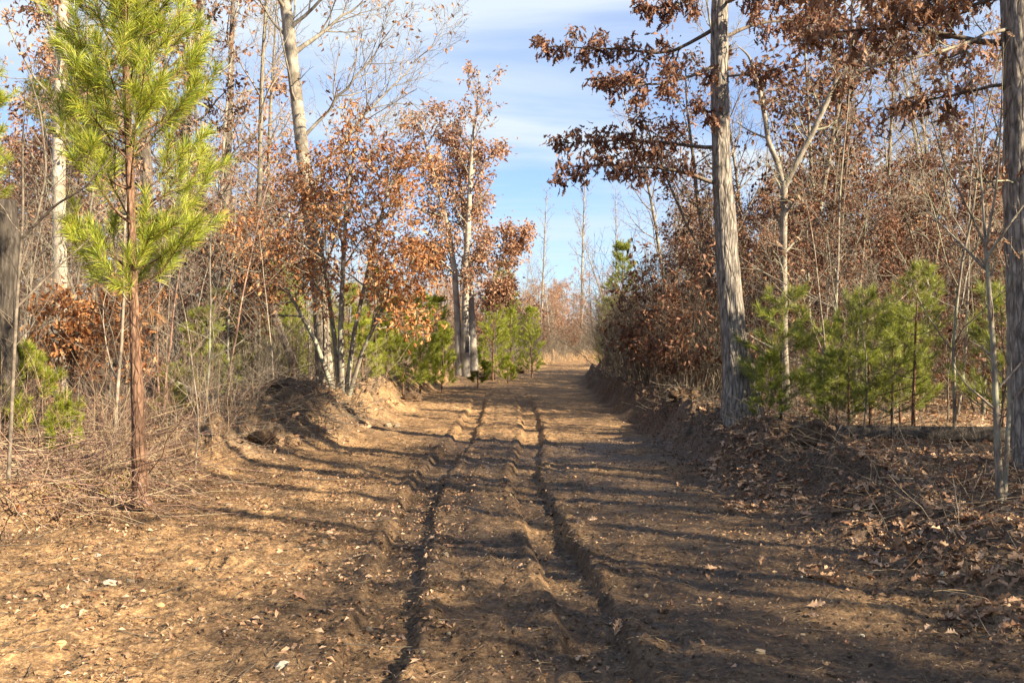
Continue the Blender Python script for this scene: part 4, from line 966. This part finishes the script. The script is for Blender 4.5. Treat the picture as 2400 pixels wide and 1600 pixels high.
# ------------------------------------------------------------------ far wood beyond everything
def far_wood():
    rng = np.random.default_rng(401); pl = []; g = Geo()
    n = 3600
    th = rng.uniform(-.75, .75, n); d = rng.uniform(62, 120, n); x = np.sin(th) * d * 1.1; y = np.cos(th) * d
    keep = np.abs(x - road_c(y)) > 4; x, y = x[keep], y[keep]
    z = HF(x, y); h = rng.uniform(2, 7.5, len(x)) * np.where(np.abs(x / y - .07) < .11, .6, 1.0)
    for i in range(len(x)):
        P = wander(rng, np.array([x[i], y[i], z[i] - .1]), nrm(np.array([rng.normal() * .12, rng.normal() * .12, 1])), h[i], 5, .07, .2)
        pl.append((P, np.linspace(.012 * h[i], .006, 6), 3))
        for k in range(5):
            j = rng.integers(1, 5); q = P[j]; B = wander(rng, q, nrm(np.array([rng.normal() * .7, rng.normal() * .7, .9])), h[i] * .35, 3, .15, .2); pl.append((B, np.linspace(.008, .004, 4), 3))
    tubes(g, pl)
    o = link('far_brush', g.mesh('far_brush', M['twig'])); props(o, 'hazy mass of bare brush closing the view beyond the road', 'woodland', kind='stuff')
    n = 42000; th = rng.uniform(-.75, .75, n); d = rng.uniform(60, 110, n); x = np.sin(th) * d * 1.1; y = np.cos(th) * d
    keep = np.abs(x - road_c(y)) > 4.5; x, y = x[keep], y[keep]
    cl = noise2(x * .25, y * .25, 5) > -.1; x, y = x[cl], y[cl]
    z = HF(x, y) + rng.uniform(.1, 1, len(x)) ** 1.3 * 4.2
    g = Geo(); put_leaves(g, np.stack([x, y, z], 1), rng.normal(size=(len(x), 3)) + np.array([0, 0, -.5]), rng.uniform(.14, .26, len(x)), 'lo', rng)
    props(link('far_foliage', g.mesh('far_foliage', M['leaf_pink'], False)), 'pinkish-brown dry leaves of the far-off wood', 'woodland', kind='stuff')
far_wood()

# ------------------------------------------------------------------ weeds, litter, stones, sticks
def weeds(name, label, cat, n, region, hgt, mat, seed, lean=.25, rad=.003, kids=2):
    rng = np.random.default_rng(seed); pl = Plant(rng); x, y = region(rng, n); z = H(x, y)
    for i in range(n):
        L = hgt[0] + (hgt[1] - hgt[0]) * rng.random() ** 1.6
        P = wander(rng, np.array([x[i], y[i], z[i] - .03]), nrm(np.array([rng.normal() * lean, rng.normal() * lean, 1])), L, 5, .14, -.1); Rr = np.linspace(rad, rad * .4, 6)
        pl.add(P, Rr)
        if kids and L > .35: pl.kids(P, Rr, L * .35, 0, dict(n=[kids], ang=[.6], len=[1], seg=[3], up=[.2], wob=.12, rmin=.0016), t0=.4)
    g = Geo(); tubes(g, pl.polys); return props(link(name, g.mesh(name, M[mat])), label, cat, kind='stuff')
def box_reg(x0, x1, y0, y1, f=None):
    def r(rng, n):
        x = rng.uniform(x0, x1, n * 4); y = rng.uniform(y0, y1, n * 4); m = np.ones(len(x), bool) if f is None else f(x, y)
        x, y = x[m], y[m]
        while len(x) < n: x = np.concatenate([x, x]); y = np.concatenate([y, y])
        return x[:n], y[:n]
    return r
lit = lambda th: (lambda x, y: litter_mask(x, y) > th)
weeds('dry_weeds', 'upright reddish-brown weed stalks at the left edge beside the pine', 'weeds', 260, box_reg(-7, -3.7, 9.2, 13.5), (.3, 1.7), 'twig_red', 501, .4, .0042, 6)
weeds('dry_weeds', 'straw-coloured weed stalks among the reddish ones at the left edge', 'weeds', 130, box_reg(-7, -3.6, 9.0, 14.5), (.3, 2.0), 'straw', 502, .35, .0042, 6)
weeds('dry_weeds', 'thin brown stalks along the top of the left bank', 'weeds', 500, box_reg(-9, -2.8, 14, 30, lit(.6)), (.2, 1.2), 'twig', 503, .3, .003, 2)
weeds('dry_weeds', 'thin straw stalks standing at the foot of the right thicket', 'weeds', 700, box_reg(3.0, 7.0, 20, 40, lit(.7)), (.3, 1.3), 'straw', 504, .25, .003, 1)
weeds('dry_weeds', 'brown stalks crowding the bank at the far road bend', 'weeds', 1500, box_reg(-4, 9, 50, 84, lambda x, y: (x - road_c(y) < -2.2) & (x - road_c(y) > -5.5)), (.4, 1.8), 'twig', 506, .3, .009, 2)
weeds('dry_weeds', 'brown brush filling the ground beyond the far road bend', 'weeds', 3600, box_reg(-8, 22, 74, 118, lambda x, y: (x - road_c(y) < -2.6) & (np.abs(x / y - .06) < .09)), (.6, 2.6), 'twig', 507, .35, .014, 2)
weeds('dry_weeds', 'dead stalks on the shaded right bank', 'weeds', 330, box_reg(3.0, 6.5, 6.5, 16, lit(.6)), (.15, .8), 'twig_grey', 505, .35, .0025, 2)
def strewn(name, label, cat, n, region, length, mat, seed, rad, lift=.02, dirx=None, tilt=.1, kind='stuff', bend=.08):
    rng = np.random.default_rng(seed); x, y = region(rng, n); z = H(x, y); pl = []
    for i in range(n):
        a = rng.uniform(0, 6.28) if dirx is None else dirx + rng.normal() * .6
        L = rng.uniform(*length)
        P = wander(rng, np.array([x[i], y[i], z[i] + rng.uniform(0, lift)]), nrm(np.array([math.cos(a), math.sin(a), rng.normal() * tilt])), L, 5, bend, 0)
        pl.append((P, np.linspace(rad, rad * .5, 6) * rng.uniform(.6, 1.3), 3))
    A = np.array([p for p, _, _ in pl]); A[..., 2] = np.maximum(A[..., 2], H(A[..., 0], A[..., 1]) + rad * .5)
    pl = [(A[i], r, k) for i, (_, r, k) in enumerate(pl)]
    g = Geo(); tubes(g, pl); return props(link(name, g.mesh(name, M[mat])), label, cat, kind=kind)
strewn('brush_heap', 'tangled heap of reddish cut stems lying in the left foreground weeds', 'brush', 230, box_reg(-5.6, -3.4, 8.4, 11.2), (.5, 1.7), 'twig_red', 511, .005, .42, math.radians(-25), .25, bend=.14)
strewn('brush_heap', 'straw-coloured cut stems lying across the left foreground brush', 'brush', 130, box_reg(-5.6, -3.5, 8.3, 11), (.5, 1.5), 'straw', 512, .0045, .45, math.radians(-20), .25, bend=.14)
strewn('brush_heap', 'dead twigs tangled over the soil heap left of the road', 'brush', 300, box_reg(-4.8, -2.6, 14.5, 18.5), (.4, 1.5), 'twig', 513, .006, .30, None, .35)
strewn('brush_litter', 'grey twigs strewn over the left slope behind the pine', 'brush', 450, box_reg(-6.5, -2.6, 10, 16, lit(.35)), (.2, 1.1), 'twig_grey', 514, .0035, .08, None, .2)
strewn('root_tangle', 'fine roots and twigs hanging on the shaded right bank', 'brush', 1700, box_reg(2.5, 5.5, 6.5, 20, lit(.25)), (.12, .8), 'twig', 515, .0038, .10, None, .4)
strewn('root_tangle', 'pale straws and twigs on the right bank slope', 'brush', 350, box_reg(2.4, 5.5, 5.5, 16, lit(.25)), (.1, .6), 'straw', 516, .002, .05, None, .3)
strewn('straw_bits', 'broken straw and pine needles pressed into the road', 'straw', 3600, box_reg(-4.6, 2.9, 4.2, 13), (.025, .11), 'straw_dull', 517, .0024, .012, None, .15, bend=.12)
strewn('twig_bits', 'small dark twig pieces scattered on the road', 'twigs', 1500, box_reg(-4.6, 3.2, 4.2, 16), (.04, .16), 'twig', 518, .0022, .008, None, .1)
def leaf_litter(name, label, n, region, size, kind, seed, mat='litter'):
    rng = np.random.default_rng(seed); x, y = region(rng, n); z = H(x, y) + rng.uniform(.002, .02, n)
    g = Geo(); ax = rng.normal(size=(n, 3)) * np.array([1, 1, .3]); put_flat(g, np.stack([x, y, z], 1), ax, rng.uniform(*size, n), kind, rng)
    return props(link(name, g.mesh(name, M[mat], False)), label, 'leaf litter', kind='stuff')
def put_flat(g, pos, axis, size, kind, rng):
    n = len(pos); a = nrm(axis); up = np.array([[0, 0, 1.]]) + rng.normal(size=(n, 3)) * .45; x = nrm(np.cross(a, up)); z = np.cross(x, a)
    Mx = np.stack([x, a, z], -1); which = rng.integers(0, 4, n); rnd = rng.random(n)
    for w in range(4):
        i = np.where(which == w)[0]
        if not len(i): continue
        V, F = TPL[kind][w]; X = pos[i][:, None, :] + size[i][:, None, None] * np.einsum('nij,kj->nki', Mx[i], V)
        for k, A in F.items(): g.add(X, {k: A[None] + (np.arange(len(i)) * len(V))[:, None, None]}, np.repeat(rnd[i], len(V)))
leaf_litter('leaf_litter', 'fallen brown oak leaves covering the right bank', 6500, box_reg(2.3, 9, 5, 22, lit(.3)), (.06, .13), 'mid', 521)
leaf_litter('leaf_litter', 'thick drift of broken brown leaves along the foot of the right bank', 7000, box_reg(2.0, 5.2, 4.4, 13, lambda x, y: noise2(x * 1.4, y * 1.1, 141) + .45 * (x - 2.9) > -.05), (.045, .11), 'mid', 526)
leaf_litter('leaf_litter', 'dark matted leaf crumbs on the right bank', 9000, box_reg(2.2, 5.5, 4.4, 20), (.02, .06), 'lo', 527, 'crumb')
leaf_litter('leaf_litter', 'fallen tan leaves on the left slope and under the pine', 6500, box_reg(-10, -2.4, 8, 24, lit(.3)), (.06, .13), 'mid', 522)
leaf_litter('leaf_litter', 'fallen leaves on the forest floor farther back', 14000, box_reg(-25, 25, 20, 60, lit(.6)), (.10, .2), 'lo', 523)
leaf_litter('leaf_crumbs', 'crumbled leaf bits scattered on the road', 11000, box_reg(-4.8, 2.9, 4.2, 16), (.012, .045), 'lo', 524, 'crumb')

leaf_litter('leaf_crumbs', 'small leaf scraps and bark bits on the sunny left foreground', 5000, box_reg(-4.8, -.4, 4.2, 12, lambda x, y: noise2(x * 1.3, y * 1.3, 151) > -.15), (.015, .06), 'lo', 528)
strewn('twig_bits', 'short sticks scattered over the sunny left foreground', 'twigs', 260, box_reg(-4.8, -.6, 4.3, 12), (.08, .4), 'twig', 529, .004, .01, None, .08)
# stones
def stone_mesh(seed, mat):
    rng = np.random.default_rng(seed); V = []; F = []; nu, nv = 7, 5
    V.append([0, 0, -1])
    for j in range(1, nv):
        for i in range(nu):
            p = math.pi * j / nv; a = 2 * math.pi * (i + .5 * (j % 2)) / nu; V.append([math.sin(p) * math.cos(a), math.sin(p) * math.sin(a), -math.cos(p)])
    V.append([0, 0, 1]); V = np.array(V); V = V * (1 + rng.normal(size=(len(V), 1)) * .13) * np.array([1, rng.uniform(.6, .9), rng.uniform(.45, .7)])
    T = [[0, 1 + (i + 1) % nu, 1 + i] for i in range(nu)]; b = 1 + (nv - 2) * nu; T += [[len(V) - 1, b + i, b + (i + 1) % nu] for i in range(nu)]
    Q = [[1 + j * nu + i, 1 + j * nu + (i + 1) % nu, 1 + (j + 1) * nu + (i + 1) % nu, 1 + (j + 1) * nu + i] for j in range(nv - 2) for i in range(nu)]
    g = Geo(); g.add(V, {3: T, 4: Q}); return g.mesh('stone', M[mat], False), V, T, Q
ST = [stone_mesh(600 + k, ('stone', 'stone', 'stone_white', 'stone', 'stone_orange')[k]) for k in range(5)]
def stone_at(px, py, size, k, label, group=None, rng=np.random.default_rng(9)):
    d = 1.6 * FPX / (py - 800)
    for _ in range(6):
        x = (px - 1200) * d / FPX; d = (1.6 - H1(x, d)) * FPX / (py - 800)
    x = (px - 1200) * d / FPX
    o = link('stone', ST[k][0], None, (x, d, H1(x, d) + size * .18)); o.scale = (size,) * 3; o.rotation_euler = (rng.normal() * .2, rng.normal() * .2, rng.uniform(0, 6.28))
    return props(o, label, 'stone', group)
for px, py, s, k, lab in [(255, 1370, .048, 2, 'largest white stone on the left foreground soil'), (375, 1418, .034, 4, 'orange stone right of the largest white stone'), (305, 1365, .034, 0, 'flat pale stone just right of the largest white stone'),
        (225, 1298, .036, 2, 'white stone above the largest one, in the sunny left patch'), (760, 1275, .034, 0, 'pale stone left of the left rut in the shadow streak'), (1043, 1302, .036, 0, 'grey stone between the two ruts in deep shade'),
        (865, 1478, .036, 0, 'round grey stone on the edge of the left rut'), (660, 1555, .036, 2, 'pale upright stone at the bottom left of centre'), (267, 1172, .05, 0, 'tan stone at the foot of the pine'), (140, 1510, .034, 4, 'two-toned orange-tan stone at the lower left'),
        (1782, 1530, .030, 0, 'smooth tan pebble at the lower right of the road'), (535, 1178, .038, 0, 'flat pale stone on the slope right of the pine'), (2210, 1347, .03, 2, 'white stone in the shade of the right bank'), (200, 1362, .026, 2, 'small white stone left of the largest white stone'),
        (462, 1338, .03, 0, 'small grey-tan stone on the rim of the long shadow'), (180, 1414, .028, 0, 'small grey stone below the largest white stone'), (910, 990, .10, 0, 'pale rock on the left verge in the sunny band'), (930, 1000, .08, 0, 'second pale rock on the left verge in the sunny band')]:
    stone_at(px, py, s, k, lab)
rng = np.random.default_rng(611)
xs = rng.uniform(-4.4, 3.2, 240); ys = 4.3 + 9 * rng.random(240) ** 1.3; zs = H(xs, ys)
for i in range(240):
    s = rng.uniform(.006, .017) * (1 + ys[i] * .03)
    o = link('pebble', ST[int(rng.choice(5, p=[.36, .30, .04, .18, .12]))][0], None, (xs[i], ys[i], zs[i] + s * .15)); o.scale = (s,) * 3; o.rotation_euler = (rng.normal() * .3, rng.normal() * .3, rng.uniform(0, 6.28))
    props(o, 'small pale pebble lying loose on the dirt road', 'pebble', 'pebbles on the dirt road')
def gravel(n, seed):
    rng = np.random.default_rng(seed); x = rng.uniform(-4.8, 3.2, n); y = 4.1 + 20 * rng.random(n) ** 1.5; z = H(x, y); s = rng.uniform(.003, .009, n) * (1 + y * .06)
    g = Geo(); O = np.array([[1, 0, 0], [-1, 0, 0], [0, 1, 0], [0, -1, 0], [0, 0, 1], [0, 0, -1]], float); T = np.array([[0, 2, 4], [2, 1, 4], [1, 3, 4], [3, 0, 4]])
    V = O[None] * (s[:, None, None] * rng.uniform(.6, 1.2, (n, 6, 1)))
    a = rng.uniform(0, 6.28, n); c, sn = np.cos(a)[:, None], np.sin(a)[:, None]
    V = np.stack([V[..., 0] * c - V[..., 1] * sn, V[..., 0] * sn + V[..., 1] * c, V[..., 2] * .7], -1) + np.stack([x, y, z], 1)[:, None]
    g.add(V, {3: T[None] + (np.arange(n) * 6)[:, None, None]}); return props(link('gravel', g.mesh('gravel', M['stone'], False)), 'fine pale gravel strewn over the dirt road', 'gravel', kind='stuff')
gravel(4500, 613)
def clods(n, seed):
    rng = np.random.default_rng(seed); x = rng.uniform(-4.8, 4.2, n); y = 4.1 + 14 * rng.random(n) ** 1.4
    keep = rng.random(n) < np.clip(.25 + .9 * noise2(x * 1.2, y * 1.2, 88) + 1.0 * np.exp(-(np.minimum(np.abs(np.abs(x - np.interp(y, *RUT_L)) - .24), np.abs(np.abs(x - np.interp(y, *RUT_R)) - .24)) / .1) ** 2) + .5 * (x > 2.4), 0, 1)
    x, y = x[keep], y[keep]; n = len(x); z = H(x, y); s = rng.uniform(.006, .022, n) * rng.uniform(.5, 1.3, n)
    V0 = ST[0][1]; V = V0[None] * s[:, None, None] * (1 + rng.normal(size=(n, len(V0), 1)) * .22)
    a = rng.uniform(0, 6.28, n); c, sn = np.cos(a)[:, None], np.sin(a)[:, None]
    V = np.stack([V[..., 0] * c - V[..., 1] * sn, V[..., 0] * sn + V[..., 1] * c, V[..., 2]], -1) + np.stack([x, y, z], 1)[:, None]
    o = (np.arange(n) * len(V0))[:, None, None]
    g = Geo(); g.add(V, {3: np.array(ST[0][2])[None] + o, 4: np.array(ST[0][3])[None] + o})
    props(link('soil_crumbs', g.mesh('soil_crumbs', M['ground'], False)), 'loose crumbs of dark soil strewn over the road and along the ruts', 'soil', kind='stuff')
clods(11000, 615)
# single fallen leaves on the road
rng = np.random.default_rng(621)
lm = leaf_meshes(M['litter'])
xs = np.concatenate([rng.uniform(-4.4, 2.6, 110), rng.uniform(1.2, 3.6, 120)]); ys = 4.3 + 7.5 * rng.random(230) ** 1.2; zs = H(xs, ys)
for i in range(230):
    s = rng.uniform(.05, .11); o = link('fallen_leaf', lm[i % 4], None, (xs[i], ys[i], zs[i] + .012)); o.scale = (s,) * 3; o.rotation_euler = (rng.normal() * .3, rng.normal() * .3, rng.uniform(0, 6.28))
    props(o, 'curled dry oak leaf fallen on the dirt road', 'leaf', 'fallen leaves on the dirt road')
for px, py, s, lab in ((1318, 1412, .10, 'reddish fallen leaf in the right rut'), (1065, 1395, .10, 'orange-brown fallen leaf between the ruts'), (1060, 1475, .12, 'broad pale fallen leaf between the ruts near the bottom')):
    d = 1.6 * FPX / (py - 800); x = (px - 1200) * d / FPX
    o = link('fallen_leaf', lm[0], None, (x, d, H1(x, d) + .02)); o.scale = (s,) * 3; o.rotation_euler = (.2, .2, 1.2); props(o, lab, 'leaf')
# root clods turned up by the grader
def clod(px, d, r, label, seed):
    rng = np.random.default_rng(seed); x, y, z = ground_at(px, d); t = thing('root_clod', label, 'clod', (x, y, z))
    th = np.linspace(0, 2 * np.pi, 36, endpoint=False); ph = np.linspace(.02, np.pi - .02, 20); T_, P_ = np.meshgrid(th, ph)
    X = np.sin(P_) * np.cos(T_); Y = np.sin(P_) * np.sin(T_); Z = np.cos(P_)
    rr = r * (1 + .35 * noise3(X * 2 + seed, Y * 2, Z * 2, seed) + .25 * noise3(X * 5, Y * 5, Z * 5, seed + 1))
    V = np.stack([X * rr * 1.3, Y * rr, Z * rr * .7 + r * .35], -1); n = 36
    F = [[j * n + i, (j + 1) * n + i, (j + 1) * n + (i + 1) % n, j * n + (i + 1) % n] for j in range(19) for i in range(n)]
    g = Geo(); g.add(V, {4: F}); link('soil', g.mesh('soil', M['soil_dark'], True), t)
    pl = Plant(rng)
    for k in range(26):
        a = rng.normal(size=3); a /= np.linalg.norm(a); a[2] = abs(a[2]); pl.add(wander(rng, a * r * .6, nrm(a + rng.normal(size=3) * .4), r * rng.uniform(1, 2.6), 6, .25, -.3), np.linspace(.008, .002, 7))
    g = Geo(); tubes(g, pl.polys); link('roots', g.mesh('roots', M['twig']), t)
clod(612, 13.6, .16, 'upturned root clod with pale roots on the left slope', 701)
clod(965, 26, .22, 'dark round root clod at the left road edge in the distance', 702)
clod(680, 16.6, .30, 'dark soil lump with tangled roots on top of the heap', 703)
clod(1800, 12.2, .22, 'dark root-bound soil lump on the right bank below the log', 704)
clod(1910, 11.2, .24, 'grassy lump of soil low on the right bank', 705)
clod(1600, 16.5, .18, 'dark lump of soil at the right road edge left of the oak', 706)
clod(1215, 50, .30, 'low dark mound of pushed soil at the left of the road end', 707)
clod(1140, 42, .30, 'small soil mound on the verge right of the three-trunk oak', 710)
# mossy patch left of pine
leaf_litter('moss', 'yellow-green moss patch on the ground left of the pine foot', 500, box_reg(-4.6, -3.9, 9.6, 10.6), (.02, .05), 'lo', 525, 'moss')
